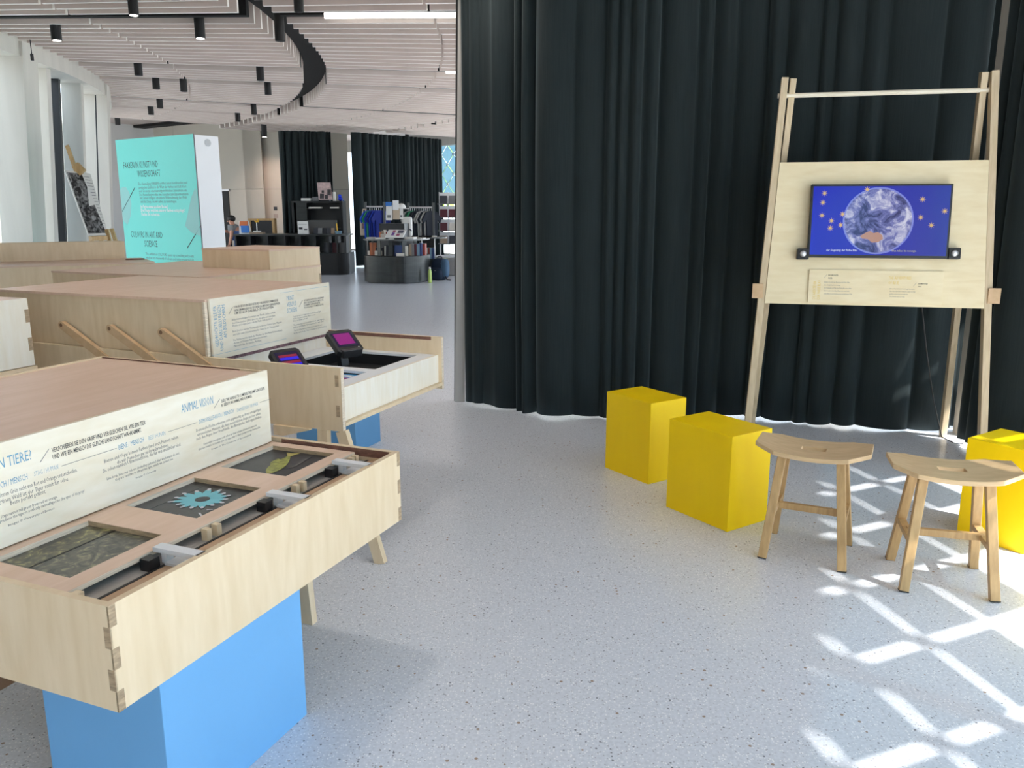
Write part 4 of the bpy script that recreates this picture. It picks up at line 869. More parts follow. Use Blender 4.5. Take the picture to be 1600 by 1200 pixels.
pm_ = fl(47, 62, ZC); pmt = thing('hanging_microphone', 'thin black sensor hanging on a cord beside the inner facade', 'sensor', (pm_.x, pm_.y, ZC-.25)); MB().cyl((0, 0, .08), (0, 0, .3), .006, n=6).build('cord', M['black'], pmt); MB().cyl((0, 0, 0), (0, 0, .08), .02, n=10).build('capsule', M['black'], pmt)
for r_, dg in ((20.4,-21),(18.6,-20),(20.2,-13),(18.4,-11),(20.2,-31),(21.6,-7.5),(19.6,-6.5)):      # unseen fittings added to brighten the floor and table tops
    p_ = pol(r_, dg, 3.42); t = thing('ceiling_spotlight', 'added unseen black cylinder spotlight brightening the display tables and seats', 'spotlight', p_, 0, 'black cylinder spotlights under the slatted ceiling')
    MB().cyl((0, 0, 0), (0, 0, .46), .058, n=18).build('housing', M['blackmetal'], t); MB().cyl((0, 0, -.004), (0, 0, .001), .045, n=16).build('lens', M['lamp'], t)
    ld = bpy.data.lights.new('fill_downlight', 'SPOT'); lo = bpy.data.objects.new('fill_downlight', ld); C.objects.link(lo); lo.location = (p_.x, p_.y, 3.40); ld.energy = 34; ld.color = (1, .93, .86); ld.spot_size = radians(115); ld.spot_blend = 1; ld.shadow_soft_size = .12
# warm wall washer over the counter
wl = bpy.data.lights.new('wall_washer', 'SPOT'); wlo = bpy.data.objects.new('wall_washer', wl); C.objects.link(wlo)
wsp = dp(413, 210, 21.9); tgt = (wA1*.45 + wB1*.55); tgt = Vector((tgt.x, tgt.y, 1.7)); wlo.location = (wsp.x, 21.9, 3.27); wl.energy = 110; wl.color = (1, .74, .62); wl.spot_size = radians(62); wl.spot_blend = .8
wst = thing('ceiling_spotlight', 'black cylinder spotlight lighting the grey wall behind the long counter', 'spotlight', (wsp.x, 21.9, 3.30), 0, 'black cylinder spotlights under the slatted ceiling'); MB().cyl((0, 0, 0), (0, 0, .4), .07, n=18).build('housing', M['blackmetal'], wst); MB().cyl((0, 0, -.004), (0, 0, .001), .055, n=16).build('lens', M['lamp'], wst)
wlo.rotation_euler = (tgt-wlo.location).to_track_quat('-Z', 'Y').to_euler()

# ================================================================== SHOP IN THE BACKGROUND
def superell(a, b, e=2.6, n=72): 
    sg = lambda x: (abs(x)**(2/e))*(1 if x >= 0 else -1)
    return [(a*sg(cos(2*pi*k/n)), b*sg(sin(2*pi*k/n))) for k in range(n)]
oc = thing('display_counter', 'oval dark steel book counter in front of the clothes rails', 'counter', (-2.42, 17.52, 0), radians(-14))
MB().prism(superell(.60, .62), 0, .03).build('foot', M['black'], oc)
MB().prism(superell(.65, .68), .03, .55).build('base', M['steel'], oc, smooth=False)
MB().prism(superell(.63, .66), .55, .556).build('shelf', M['blackmetal'], oc); MB().prism(superell(.65, .68), .868, .895).build('top', M['greyscreen'], oc)
MB().prism(superell(.34, .30), .556, .868).build('core', M['inkgrey'], oc)
for k in range(12):
    t = 2*pi*k/12+.15; MB().bar((.52*cos(t), .54*sin(t), .556), (.52*cos(t), .54*sin(t), .868), .02, .09, (cos(t), sin(t), 0)).build('upright', M['steel'], oc)
def book(p, w_, h_, t_, rz, m, label, cat='book', lean=0., name='book', group='books and cards in the shop'):
    o = MB().box(-w_/2, w_/2, 0, t_, 0, h_).build(name, m); MB().box(-w_/2+.004, w_/2-.002, .003, t_-.003, .004, h_+.001).build('pages', M['paper'], o)
    o.location = p; o.rotation_euler = (lean, 0, rz); return tag(o, label, cat, group)
names = ['cream', 'dark grey', 'red', 'orange', 'navy', 'grey', 'tan', 'black', 'pale blue', 'white', 'wine red', 'green']
def ocp(px, py, z, Y=None):
    p = dp(px, py, Y or 17.0); return Vector((p.x, p.y, z))
row = [(583,17.25,.14,.26,3,0),(578,17.32,.10,.09,9,0),(591,17.15,.15,.10,9,0),(593,17.2,.16,.16,1,0),(604,17.1,.10,.20,9,.1),(609,17.02,.17,.22,7,.2),(622,17.0,.16,.22,4,.12),(629,17.05,.12,.27,8,.1),(625,16.94,.16,.06,9,0),(635,17.02,.05,.20,9,0),(641,17.05,.05,.24,6,0),(645,17.06,.05,.24,5,0),(649,17.08,.05,.24,10,0),(653,17.10,.06,.24,8,0),(657,17.12,.05,.26,4,0),(662,17.2,.06,.24,2,0)]
for px_, Y_, w_, h_, ci, ln in row: book(ocp(px_, 395, .556, Y_), w_, h_, .035 if w_ > .08 else .14, radians(-8), BOOK[ci], '%s book standing on the shelf of the oval counter' % names[ci], lean=-ln)
# items on the oval counter
for px_, Y_, w_, d_, h_, ci in ((580,17.35,.14,.2,.028,9),(597,17.1,.22,.2,.03,9),(640,17.1,.24,.2,.04,9),(612,17.02,.16,.16,.02,0),(657,17.3,.18,.2,.02,9)):
    o = MB().box(-w_/2, w_/2, -d_/2, d_/2, 0, h_).build('book', BOOK[ci]); o.location = ocp(px_, 372, .895, Y_); o.rotation_euler = (0, 0, radians(-12)); tag(o, '%s flat book lying on top of the oval counter' % names[ci], 'book', 'books and cards in the shop')
    MB().box(-w_/2+.004, w_/2+.001, -d_/2-.001, d_/2-.004, .004, h_-.004).build('pages', M['paper'], o)
ob_ = thing('open_book', 'open picture book propped on a slanted stand on the oval counter', 'book', ocp(617, 366, .90, 17.05), radians(-10))
MB().hexa([(-.16,-.12,0),(.20,-.12,0),(.20,.14,0),(-.16,.14,0),(-.16,-.12,.03),(.20,-.12,.03),(.20,.14,.17),(-.16,.14,.17)]).build('stand', M['black'], ob_)
sl = lambda x, y, dz=0: (x, y, .032+(y+.12)/.26*.14+dz)
for x0, x1 in ((-.17, .02), (.02, .21)): MB().hexa([sl(x0,-.13),sl(x1,-.13),sl(x1,.12),sl(x0,.12),sl(x0,-.13,.02),sl(x1,-.13,.02),sl(x1,.12,.02),sl(x0,.12,.02)]).build('page_block', M['paper'], ob_)
for x0, x1, y0, y1, m_ in ((-.06,.0,-.08,.02,'violet'),(-.06,.0,.03,.1,'plum'),(.05,.17,.0,.1,'slate'),(.05,.12,-.1,-.02,'plum')):
    MB().hexa([sl(x0,y0,.0203),sl(x1,y0,.0203),sl(x1,y1,.0203),sl(x0,y1,.0203),sl(x0,y0,.021),sl(x1,y0,.021),sl(x1,y1,.021),sl(x0,y1,.021)]).build('printed_square', {'violet': pbr('violet_print', sr(110,70,150), .5), 'plum': pbr('plum_print', sr(165,80,110), .5), 'slate': pbr('slate_print', sr(80,80,100), .5)}[m_], ob_)
book(ocp(601, 366, .90, 17.15), .16, .24, .03, radians(10), BOOK[0], 'cream book lying back on the oval counter beside the open book', lean=-1.2)
rs = thing('shelf_riser', 'black box riser at the back of the oval counter', 'shelf', ocp(617, 360, .895, 17.75), radians(-14))
MB().box(-.30, .26, -.12, .18, .16, .30).build('body', M['black'], rs)
for x_ in (-.29, -.02, .25): MB().box(x_-.01, x_+.01, -.1, .16, 0, .16).build('upright', M['blackmetal'], rs)
for k, (px_, ci) in enumerate(((594,3),(598,6),(601,9),(604,2),(608,8),(622,0),(626,9),(629,5))): book(ocp(px_, 368, .895, 17.62), .05, .13+.02*(k % 3), .09, radians(-10), BOOK[ci], '%s small book under the black riser of the oval counter' % names[ci])
for px_, py0, py1, w_, m_, lb in ((607,316,322,.13,'cobalt','blue topped card standing on the black riser'),(608,322,344,.14,'paper','white card with line drawing standing on the black riser'),(618,314,328,.13,'white','blank white card raised above the black riser'),(619,326,343,.15,'canvas','beige printed card leaning on the black riser'),(627,326,342,.07,'paper','narrow white card leaning at the end of the black riser')):
    p_ = dp(px_, py1, 17.72+.02*(px_ % 3)); h_ = (py1-py0)/1284*18
    o = MB().box(-w_/2, w_/2, 0, .012, 0, h_).build('display_card', M[m_]); o.location = p_; o.rotation_euler = (-.08, 0, radians(-14)); tag(o, lb, 'card')
    if m_ == 'paper': MB().box(-w_*.3, w_*.3, -.002, 0, h_*.15, h_*.35).build('drawing', M['inkgrey'], o)
cp = thing('cap', 'white cap hanging beside the cards on the oval counter', 'cap', dp(627, 326, 17.8)); MB().lathe([(.10, 0), (.10, .03), (.085, .07), (.05, .1), (.01, .11)], n=16).build('crown', M['paper'], cp, smooth=True); MB().prism([(.06,-.06),(.15,-.05),(.17,0),(.15,.05),(.06,.06)], -.004, .006).build('brim', M['paper'], cp)
bg_ = thing('white_bag', 'white cloth bag with blue straps hanging at the oval counter', 'bag', dp(637, 370, 17.9)); MB().prism([(-.10,-.05),(.10,-.05),(.11,.05),(-.11,.05)], 0, .42).build('sack', M['paper'], bg_, bevel=.04); MB().tube([(-.07,-.055,.2),(.06,-.06,.16),(.10,-.055,.12)], .012, 6).build('strap', M['navy'], bg_)

# long back counter
bc0 = dp(370, 372, 19.4); bc1 = dp(545, 372, 19.4)
LC = bc1.x-bc0.x
bc = thing('display_counter', 'long black shop counter with a rounded end before the black cabinet', 'counter', (bc0.x, 19.15, 0), 0)
end = lambda r_, x0, x1, d_: [(x0, 0), (x1-r_, 0)] + [(x1-r_+r_*sin(pi/2*k/8), r_-r_*cos(pi/2*k/8)) for k in range(1, 9)] + [(x1, d_), (x0, d_)]
MB().prism(end(.3, 0, LC, .8), .0, .03).build('foot', M['black'], bc); MB().prism(end(.3, 0, LC+.01, .8), .03, .50).build('base', M['blackmetal'], bc)
MB().prism(end(.3, 0, LC+.01, .8), .895, .93).build('top', M['steel'], bc); MB().box(.0, LC-.35, .42, .45, .5, .895).build('back_panel', M['steel'], bc)
for x_ in (.02, .35, .75, 1.15, 1.5, 1.85, 2.15, 2.35, LC-.06): MB().box(x_, x_+.035, .04, .40, .5, .895).build('upright', M['black'], bc)
for px_, ci, w_ in ((508,7,.04),(514,1,.14),(524,10,.13),(534,5,.13)): 
    p_ = dp(px_, 395, 19.32); book((p_.x, 19.30, .505), w_, .23, .03, radians(-4), BOOK[ci], '%s notebook standing in the long black counter' % names[ci], lean=-.1, name='notebook')
# things on the back counter
def on_counter(px, z=.93, Y=19.45): p_ = dp(px, 366, Y); return Vector((p_.x, Y, z))
ls_ = thing('leaflet_stand', 'leaflet stand with orange and blue cards on the long counter', 'stand', on_counter(383)); MB().hexa([(-.11,-.08,0),(.13,-.08,0),(.13,.1,0),(-.11,.1,0),(-.13,.02,.30),(.09,.02,.30),(.09,.06,.30),(-.13,.06,.30)]).build('body', M['paper'], ls_)
MB().hexa([(-.10,-.06,.18),(.08,-.06,.18),(.08,-.03,.18),(-.10,-.03,.18),(-.10,-.02,.29),(.08,-.02,.29),(.08,.01,.29),(-.10,.01,.29)]).build('orange_card', M['orange'], ls_); MB().hexa([(-.05,-.1,.03),(.13,-.1,.03),(.13,-.07,.03),(-.05,-.07,.03),(-.07,-.07,.19),(.11,-.07,.19),(.11,-.04,.19),(-.07,-.04,.19)]).build('blue_card', M['cobalt'], ls_)
gs = thing('gold_figure', 'white branch stand with gold flowers on stacked books', 'ornament', on_counter(402, .975)); MB().cyl((0, 0, 0), (0, 0, .025), .09, n=16).build('base', M['paper'], gs); MB().cyl((0, 0, .02), (0, 0, .25), .012, n=8).build('stem', M['paper'], gs)
for dx, dz in ((-.03, .25), (.03, .27), (0, .23), (.04, .24)): MB().ball((dx, 0, dz), .022, .022, .022, 8, 5).build('gold_flower', M['brassy'], gs)
for k in (0, 1): o = MB().box(-.16, .16, -.1, .1, 0, .022).build('book', BOOK[6]); o.location = on_counter(402, .93+.0225*k); tag(o, 'tan book in the flat stack under the gold flowers, %s' % ('lower one' if k == 0 else 'upper one'), 'book', 'books and cards in the shop')
wf = thing('wooden_frame', 'wooden framed black case standing against the far wall', 'frame', (dp(409, 360, 20.6).x, 20.6, 0)); 
for a, b, c2, d2_ in ((-.32, .32, 1.22, 1.27), (-.32, -.26, .0, 1.22), (.26, .32, .0, 1.22)): MB().box(a, b, 0, .2, c2, d2_).build('frame_rail', M['oak'], wf)
MB().box(-.26, .26, .05, .15, 0, 1.22).build('dark_panel', M['black'], wf)
ip = on_counter(474); inf = thing('information_sheet', 'white printed information sheet standing on the long counter', 'sheet', ip); MB().hexa([(-.12,0,0),(.12,0,0),(.12,.1,0),(-.12,.1,0),(-.14,.06,.29),(.10,.06,.29),(.10,.075,.29),(-.14,.075,.29)]).build('sheet', M['paper'], inf)
MB().box(-.10, -.02, .012, .03, .10, .15).build('photo', M['ink'], inf); MB().box(-.12, .08, .035, .05, .22, .225).build('text_line', M['inkgrey'], inf); MB().box(.02, .09, .012, .03, .09, .12).build('photo', M['inkgrey'], inf)
gp = thing('grey_screen', 'grey leaning back panel displaying small notebooks on the counter', 'panel', on_counter(503, .93, 19.62)); MB().hexa([(-.33,0,0),(.36,0,0),(.36,.03,0),(-.33,.03,0),(-.38,.14,.31),(.33,.14,.31),(.33,.17,.31),(-.38,.17,.31)]).build('panel', M['greyscreen'], gp)
for px_, ci in ((493,1),(500,5),(507,7),(514,1),(519,6)): book(on_counter(px_, .93, 19.54), .10, .14, .02, 0, BOOK[ci], '%s pocket notebook leaning on the grey panel' % names[ci], lean=-.3, name='notebook')
pp = thing('pencil_cup', 'pale blue cup with a yellow pencil on the long counter', 'cup', on_counter(529, .93, 19.4)); MB().lathe([(.07, 0), (.085, .07), (.08, .07), (.066, .005)], n=16).build('cup', BOOK[8], pp); MB().cyl((-.02, 0, .01), (-.035, 0, .24), .012, n=8).build('pencil', M['brassy'], pp)
# black cabinet with items
k0, k1 = dp(455, 320, 20.8), dp(535, 320, 20.8); zt_ = dp(490, 314, 20.8).z; WK = k1.x-k0.x
kb = thing('cabinet', 'tall black open cabinet behind the long counter', 'cabinet', (k0.x, 20.8, 0)); 
MB().box(0, WK, 0, .45, zt_-.04, zt_).build('top', M['blackmetal'], kb); MB().box(0, .06, 0, .45, 0, zt_-.04).build('side_panel', M['blackmetal'], kb); MB().box(.12, .38, -.01, .45, 0, zt_-.04).build('side_panel', M['steel'], kb); MB().box(WK-.06, WK, 0, .45, 0, zt_-.04).build('side_panel', M['blackmetal'], kb)
MB().box(.06, WK-.06, .40, .45, 0, zt_-.04).build('back_panel', M['black'], kb); MB().box(.38, WK-.06, .02, .40, 1.0, 1.03).build('shelf', M['blackmetal'], kb); MB().box(.38, WK-.06, .02, .40, zt_-.20, zt_-.18).build('shelf', M['blackmetal'], kb)
for x_, w_ in ((.42, .30), (.95, .22)): o = MB().box(0, w_, 0, .2, 0, .035).build('book', BOOK[9]); o.location = (k0.x+x_, 20.83, zt_-.18); tag(o, 'white book lying on the top shelf of the black cabinet', 'book', 'books and cards in the shop')
o = MB().box(-.12, .12, -.08, .08, 0, .07).build('white_box', M['paper'], None, bevel=.01); o.location = (dp(478, 310, 20.9).x, 20.95, zt_); tag(o, 'small white box on top of the black cabinet', 'box')
o = MB().box(-.07, .07, -.05, .05, 0, .10).build('dark_box', M['inkgrey'], None, bevel=.006); o.location = (dp(492, 310, 20.9).x, 20.95, zt_); tag(o, 'small dark grey box on top of the black cabinet', 'box')
ps = thing('poster', 'framed poster with portraits standing on the black cabinet', 'poster', (dp(507, 310, 20.9).x, 20.92, zt_)); MB().hexa([(-.15,0,.03),(.19,0,.03),(.19,.02,.03),(-.15,.02,.03),(-.20,.12,.45),(.13,.12,.45),(.13,.14,.45),(-.20,.14,.45)]).build('sheet', pbr('faded_poster', sr(205, 180, 178), .5, grain=(9, 9, 9), amount=.3), ps)
for x0, z0, w_, h_ in ((-.12,.06,.10,.12),(.0,.05,.08,.10),(.06,.14,.09,.14),(-.08,.2,.06,.06)): MB().hexa([(x0, z0*.285-.012, z0), (x0+w_, z0*.285-.012, z0), (x0+w_, z0*.285, z0), (x0, z0*.285, z0), (x0, (z0+h_)*.285-.012, z0+h_), (x0+w_, (z0+h_)*.285-.012, z0+h_), (x0+w_, (z0+h_)*.285, z0+h_), (x0, (z0+h_)*.285, z0+h_)]).build('portrait', pbr('portrait_print', sr(70, 66, 70), .5, grain=(20, 20, 20), amount=.6), ps)
MB().box(-.1, .12, -.02, .12, 0, .03).build('foot', M['black'], ps)
bk_ = book((dp(521, 310, 20.9).x, 20.95, zt_), .05, .22, .12, 0, BOOK[9], 'white book leaning beside the poster on the cabinet', lean=0)
bf = thing('figurine', 'small cobalt blue figurine on the end of the cabinet', 'figurine', (dp(531.5, 312, 20.9).x, 20.92, zt_)); MB().ball((0, 0, .05), .06, .05, .05).build('body', pbr('cobalt_glaze', sr(20, 50, 200), .25), bf, smooth=True); MB().ball((-.01, 0, .125), .045, .04, .04).build('head', pbr('cobalt_glaze_light', sr(30, 70, 215), .25), bf, smooth=True); MB().bar((.04, 0, .03), (.09, 0, .0), .02, .02).build('paw', M['cobalt'], bf)

# clothes rails
def shirt(p, rz, m, label, w_=.46, h_=.66):
    t = thing('t_shirt', label, 'shirt', p, rz, 't-shirts on the clothes rails')
    pl = [(-.20,-h_),(.20,-h_),(.21,-.22),(.31,-.30),(.36,-.20),(.22,-.03),(.08,0),(-.08,0),(-.22,-.03),(-.36,-.20),(-.31,-.30),(-.21,-.22)]
    pl = [(x*w_/.46, z) for x, z in pl]
    MB().slab(pl, (0, .015, -.05), (1,0,0), (0,0,1), .03).build('shirt', m, t, bevel=.012); MB().tube([(0, 0, -.05), (0, 0, .01), (.02, 0, .03), (.03, 0, .01)], .005, 6).build('hanger_hook', M['alu'], t); return t
def rail(px0, px1, py, Y, label):
    a = dp(px0, py, Y); b = dp(px1, py, Y); t = thing('clothes_rail', label, 'clothes rail', ((a.x+b.x)/2, Y, 0)); hw = (b.x-a.x)/2
    MB().cyl((-hw, 0, a.z), (hw, 0, a.z), .018, n=10).build('rail', M['alu'], t)
    for s_ in (-1, 1): MB().box(s_*hw-.025, s_*hw+.025, -.02, .02, 0, a.z+.11).build('post', M['greyscreen'], t)
    for s_ in (-1, 1): MB().box(s_*hw-.03, s_*hw+.03, -.25, .25, 0, .03).build('foot', M['greyscreen'], t)
    return t, a, b
SH = [pbr('shirt_%d' % i, sr(*c), .9) for i, c in enumerate([(30,80,190),(20,50,160),(40,130,90),(24,40,120),(150,148,146),(20,70,56),(16,22,34),(30,34,44),(28,60,80)])]
sn = ['bright blue', 'royal blue', 'green', 'dark blue', 'grey', 'bottle green', 'black', 'charcoal', 'petrol']
_, ra, rb = rail(571, 600, 323, 19.6, 'clothes rail with blue shirts beside the tote bag')
for k, ci in enumerate((0, 2, 1, 3, 1, 3)): shirt((ra.x+.10+.052*k, 19.6, ra.z-.03), radians(58), SH[ci], '%s t-shirt hanging on the rail with blue shirts' % sn[ci])
_, ra, rb = rail(638, 677, 324, 19.9, 'clothes rail with grey and black shirts beside the brochure rack')
for k, ci in enumerate((4, 5, 2, 6, 7, 6, 4, 4, 6, 4, 6)): shirt((ra.x+.05+.05*k, 19.9, ra.z-.03), radians(56), SH[ci], '%s t-shirt hanging on the rail with grey shirts' % sn[ci])
tb = thing('tote_bag', 'beige canvas tote bag hanging on a clothes rail post', 'bag', dp(570.5, 368, 19.5)); MB().prism([(-.11,-.03),(.12,-.03),(.11,.03),(-.10,.03)], 0, .38).build('sack', M['canvas'], tb, bevel=.015); MB().tube([(-.06,0,.38),(-.03,0,.60),(.03,0,.60),(.06,0,.38)], .014, 6).build('strap', M['canvas'], tb); MB().box(-.06, .06, -.032, -.03, .16, .28).build('print', M['inkgold'], tb)

# low black stand behind the oval counter, brochure rack, bench, bags
lc = thing('low_stand', 'low black book stand between the oval counter and the brochure rack', 'stand', (dp(671, 400, 18.6).x, 18.6, 0)); MB().prism(superell(.42, .35), 0, .42).build('base', M['steel'], lc); MB().prism(superell(.40, .34), .86, .89).build('top', M['greyscreen'], lc); MB().box(-.18, .12, -.1, .2, .42, .86).build('core', M['black'], lc)
for px_, ci in ((667,0),(670,2),(673,8),(677,4)): book((dp(px_, 395, 18.35).x, 18.33, .42), .05, .24, .08, 0, BOOK[ci], '%s book standing in the low black stand' % names[ci])
for px_, ci in ((662,7),(668,9),(674,9)): o = MB().box(-.11, .11, -.08, .08, 0, .025).build('book', BOOK[ci]); o.location = (dp(px_, 370, 18.5).x, 18.5, .89); tag(o, '%s book lying on top of the low black stand' % names[ci], 'book', 'books and cards in the shop')
bx0, bx1 = dp(686, 330, 20.4), dp(714, 330, 20.4); WR = bx1.x-bx0.x
rk = thing('brochure_rack', 'tall open brochure rack with four tilted shelves by the far window', 'rack', (bx0.x, 20.4, 0)); zs_ = [dp(700, y_, 20.4).z for y_ in (318, 339, 360, 380)]
for s_ in (0, WR*.5, WR): MB().box(s_-.012, s_+.012, .16, .2, 0, dp(700, 300, 20.4).z).build('upright', M['alu'], rk)
for z_ in zs_:
    MB().box(-.03, WR+.03, -.12, .16, z_-.02, z_).build('shelf', M['inkgrey'], rk); MB().hexa([(0,.04,z_),(WR,.04,z_),(WR,.06,z_),(0,.06,z_),(0,.14,z_+.26),(WR,.14,z_+.26),(WR,.16,z_+.26),(0,.16,z_+.26)]).build('back_plate', M['white'], rk)
ci_ = [(1,5),(10,10),(10,0),(6,1)]
for z_, cc in zip(zs_, ci_):
    for j in (0, 1): book((bx0.x+WR*(.26+.5*j), 20.30, z_), WR*.40, .19, .02, 0, BOOK[cc[j]], '%s brochure on the tilted rack by the far window' % names[cc[j]], 'brochure', lean=-.25, name='brochure')
bn = thing('bench', 'pale rounded bench behind the dark backpack', 'bench', (dp(700, 405, 18.9).x+.1, 18.95, 0)); MB().prism(end(.15, -.42, .9, .8), .0, .40).build('body', pbr('bench_side', sr(150, 148, 146), .8), bn, bevel=.03); MB().prism([(p[0]-.0, p[1]) for p in end(.15, -.42, .9, .8)], .40, .43).build('seat_pad', M['bench'], bn, bevel=.012)
bpq = fl(687, 438); bpk = thing('backpack', 'dark blue backpack standing on the floor beside the oval counter', 'backpack', (bpq.x, bpq.y+.15, 0), radians(-20))
MB().ball((0, 0, .23), .19, .13, .235, 18, 12, .62).build('body', M['navy'], bpk, smooth=True); MB().ball((-.03, -.11, .14), .15, .09, .13, 16, 10, .6).build('front_pocket', M['navy'], bpk, smooth=True); MB().ball((.12, -.02, .25), .09, .11, .2, 16, 10, .6).build('side_panel', M['slate'], bpk, smooth=True)
MB().tube([(-.05, 0, .46), (-.04, 0, .50), (.04, 0, .50), (.05, 0, .46)], .01, 6).build('handle', M['black'], bpk); MB().tube([(.15, -.08, .1), (.22, -.12, .02), (.30, -.10, .012)], .014, 6).build('strap', M['black'], bpk); MB().tube([(-.14, -.17, .18), (-.03, -.195, .21), (.09, -.17, .18)], .005, 6).build('zip', M['alu'], bpk)
btq = fl(670, 442); bt = thing('drinking_bottle', 'lime green drinking bottle beside the dark backpack', 'bottle', (btq.x+.02, btq.y+.05, 0)); MB().lathe([(.034, 0), (.038, .02), (.038, .22), (.03, .26), (.018, .28)], n=16).build('body', M['lime'], bt, smooth=True); MB().cyl((0, 0, .28), (0, 0, .32), .022, n=12).build('cap', M['paper'], bt)
rb_q = fl(706, 430); rbg = thing('shopping_bag', 'small black bag with a red front below the bench', 'bag', (rb_q.x, rb_q.y+.05, 0)); MB().box(-.12, .1, -.06, .06, 0, .15).build('sack', M['black'], rbg, bevel=.02); MB().box(-.05, .03, -.064, -.058, .05, .13).build('red_label', M['red'], rbg)
# wall thermostat and notice
nb = dp(422, 328, 1); 
wd_ = (wB1-wA1); wd_.z = 0; wu = wd_.normalized(); wn = Vector((wu.y, -wu.x, 0))
pth = Vector((wA1.x, wA1.y, 0)) + wd_*.62 + wn*.012; o = MB().box(-.05, .05, -.012, .012, 0, .10).build('wall_switch', M['black'], None, bevel=.004); o.location = (pth.x, pth.y, 1.46); o.rotation_euler = (0, 0, atan2(wu.y, wu.x)); tag(o, 'small black switch plate on the warmly lit grey wall', 'switch')
o = MB().box(-.06, .06, -.004, .004, 0, .12).build('wall_notice', pbr('grey_notice', sr(165, 150, 140), .6), None); o.location = (pth.x, pth.y, 1.24); o.rotation_euler = (0, 0, atan2(wu.y, wu.x)); tag(o, 'small pale notice under the black switch plate', 'notice')

# ================================================================== PERSON
Yp = 20.25
pe_ = thing('person', 'person in a grey t-shirt and jeans bending over behind the shop counter', 'person', (dp(374, 376, Yp).x, Yp, 0))
def J(px, py, dy=0.): p_ = dp(px, py, Yp+dy); return Vector((p_.x, Yp+dy, p_.z)) - pe_.location
def skin_chain(name, nodes, edges, m, parent, sub=2, root=0):
    me = bpy.data.meshes.new(name); me.from_pydata([tuple(n[0]) for n in nodes], edges, []); me.update(); me.materials.append(m)
    o = bpy.data.objects.new(name, me); C.objects.link(o); o.parent = parent
    sk = o.modifiers.new('skin', 'SKIN'); sk.use_smooth_shade = True
    for v, n in zip(me.skin_vertices[0].data, nodes): v.radius = (n[1], n[2] if len(n) > 2 else n[1]); v.use_root = False
    me.skin_vertices[0].data[root].use_root = True
    ss = o.modifiers.new('sub', 'SUBSURF'); ss.levels = sub; ss.render_levels = sub
    return o
pel = Vector((0, 0, .92)); che = J(367.5, 357, .0); nek = J(363.5, 351.5, -.02); hd = J(361, 346, -.03); ht = J(359.8, 340.5, -.03)
shl = J(362, 354.5, -.17); ell = J(361.5, 369, -.20); hal = J(358.5, 383, -.18); shr = J(364.5, 354, .16); elr = J(356, 362.5, .22); har = J(351.5, 361, .12)
hipl, hipr = pel + Vector((.0, -.09, -.04)), pel + Vector((0, .09, -.04)); knl, knr = Vector((-.03, -.1, .48)), Vector((.03, .1, .48)); anl, anr = Vector((.02, -.1, .08)), Vector((.06, .1, .08)); tol, tor = Vector((-.13, -.1, .035)), Vector((-.09, .1, .035))
mid = (pel+che)/2
nodes = [(pel, .13, .11), (mid, .13, .10), (che, .14, .11), (nek, .055), (hd, .085, .075), (ht, .07, .06), (shl, .06), (ell, .042), (hal, .032), (shr, .06), (elr, .042), (har, .032), (hipl, .085), (knl, .058), (anl, .042), (tol, .035), (hipr, .085), (knr, .058), (anr, .042), (tor, .035)]
edges = [(0,1),(1,2),(2,3),(3,4),(4,5),(2,6),(6,7),(7,8),(2,9),(9,10),(10,11),(0,12),(12,13),(13,14),(14,15),(0,16),(16,17),(17,18),(18,19)]
skin_chain('body', nodes, edges, M['skin'], pe_)
skin_chain('t_shirt', [(pel+Vector((0,0,.06)), .155, .135), (mid, .155, .125), (che, .165, .135), (nek+(che-nek)*.35, .08), (shl, .078), (shl+(ell-shl)*.62, .066), (shr, .078), (shr+(elr-shr)*.62, .066)], [(0,1),(1,2),(2,3),(2,4),(4,5),(2,6),(6,7)], M['grey_shirt'], pe_, root=2)
skin_chain('trousers', [(pel, .145, .125), (hipl, .098), (knl, .07), (anl, .058), (hipr, .098), (knr, .07), (anr, .058)], [(0,1),(1,2),(2,3),(0,4),(4,5),(5,6)], M['jeans'], pe_)
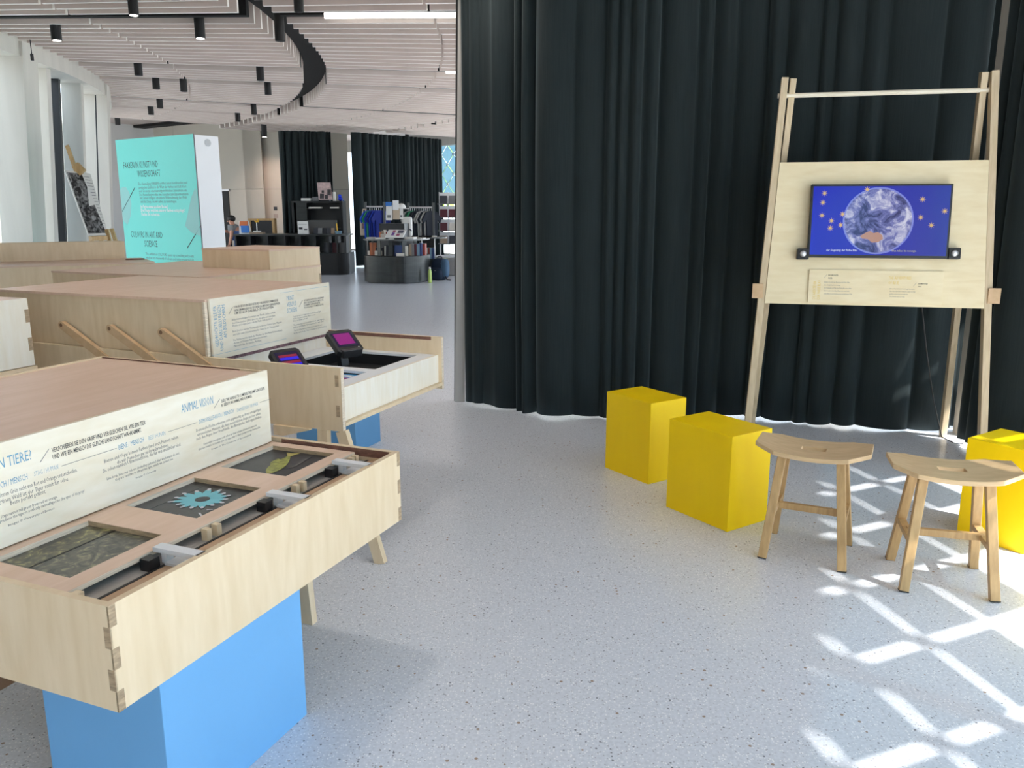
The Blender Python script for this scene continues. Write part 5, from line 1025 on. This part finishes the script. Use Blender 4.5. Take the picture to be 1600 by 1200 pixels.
hr = MB().ball(hd*.35+ht*.65 + Vector((.02, .0, .012)), .10, .085, .085, 16, 10).build('hair', M['hair'], pe_, smooth=True)
for side_, (a_h, e_h) in enumerate(((hal, ell), (har, elr))):
    d_ = (a_h-e_h).normalized(); s_ = d_.orthogonal().normalized()
    for k in range(4): 
        r_ = a_h + s_*(.016*(k-1.5)); MB().cyl(r_, r_ + d_*(.075-.008*abs(k-1.5)) + s_*.004*(k-1.5), .0085, .006, 6).build('finger', M['skin'], pe_, smooth=True)
    MB().cyl(a_h + s_*.02, a_h + s_*.05 + d_*.035, .01, .007, 6).build('thumb', M['skin'], pe_, smooth=True)
fd = (hd-nek).normalized(); MB().ball(hd + Vector((-.088, -.0, .0)), .016, .012, .016, 8, 6).build('nose', M['skin'], pe_, smooth=True); MB().ball(hd + Vector((.0, -.078, .0)), .02, .012, .03, 8, 6).build('ear', M['skin'], pe_, smooth=True)

# ================================================================== TREES OUTSIDE THE FAR WINDOWS
def tree(p, r_, h_, label, seed):
    rnd = random.Random(seed); t = thing('tree', label, 'tree', p, 0, 'trees outside the far windows'); MB().cyl((0, 0, 0), (0, 0, h_*.6), .16, .1, 10).build('trunk', M['bark'], t)
    mb = MB()
    for k in range(420):
        a, e = rnd.uniform(0, 2*pi), rnd.uniform(-1, 1); q = rnd.random()**.4*r_; c_ = Vector((q*cos(a)*sqrt(1-e*e), q*sin(a)*sqrt(1-e*e), h_*.62+q*e*.9)); d_ = Vector((rnd.uniform(-1,1), rnd.uniform(-1,1), rnd.uniform(-1,1))).normalized(); u_ = d_.orthogonal().normalized(); s_ = rnd.uniform(.14, .3)
        mb.slab([(-s_, 0), (0, -s_*.5), (s_, 0), (0, s_*.5)], c_, d_, u_, .01)
    tag(mb.build('crown', M['leaf'], t), kind='stuff')
tree((-1.2, 40, -.28), 2.6, 5.0, 'pale green leafy tree outside the far windows', 1); tree((3.0, 43, -.28), 3.0, 6.0, 'pale green leafy tree outside the far windows', 2); tree((-5.5, 44, -.28), 2.8, 5.2, 'pale green leafy tree outside the far windows', 3)
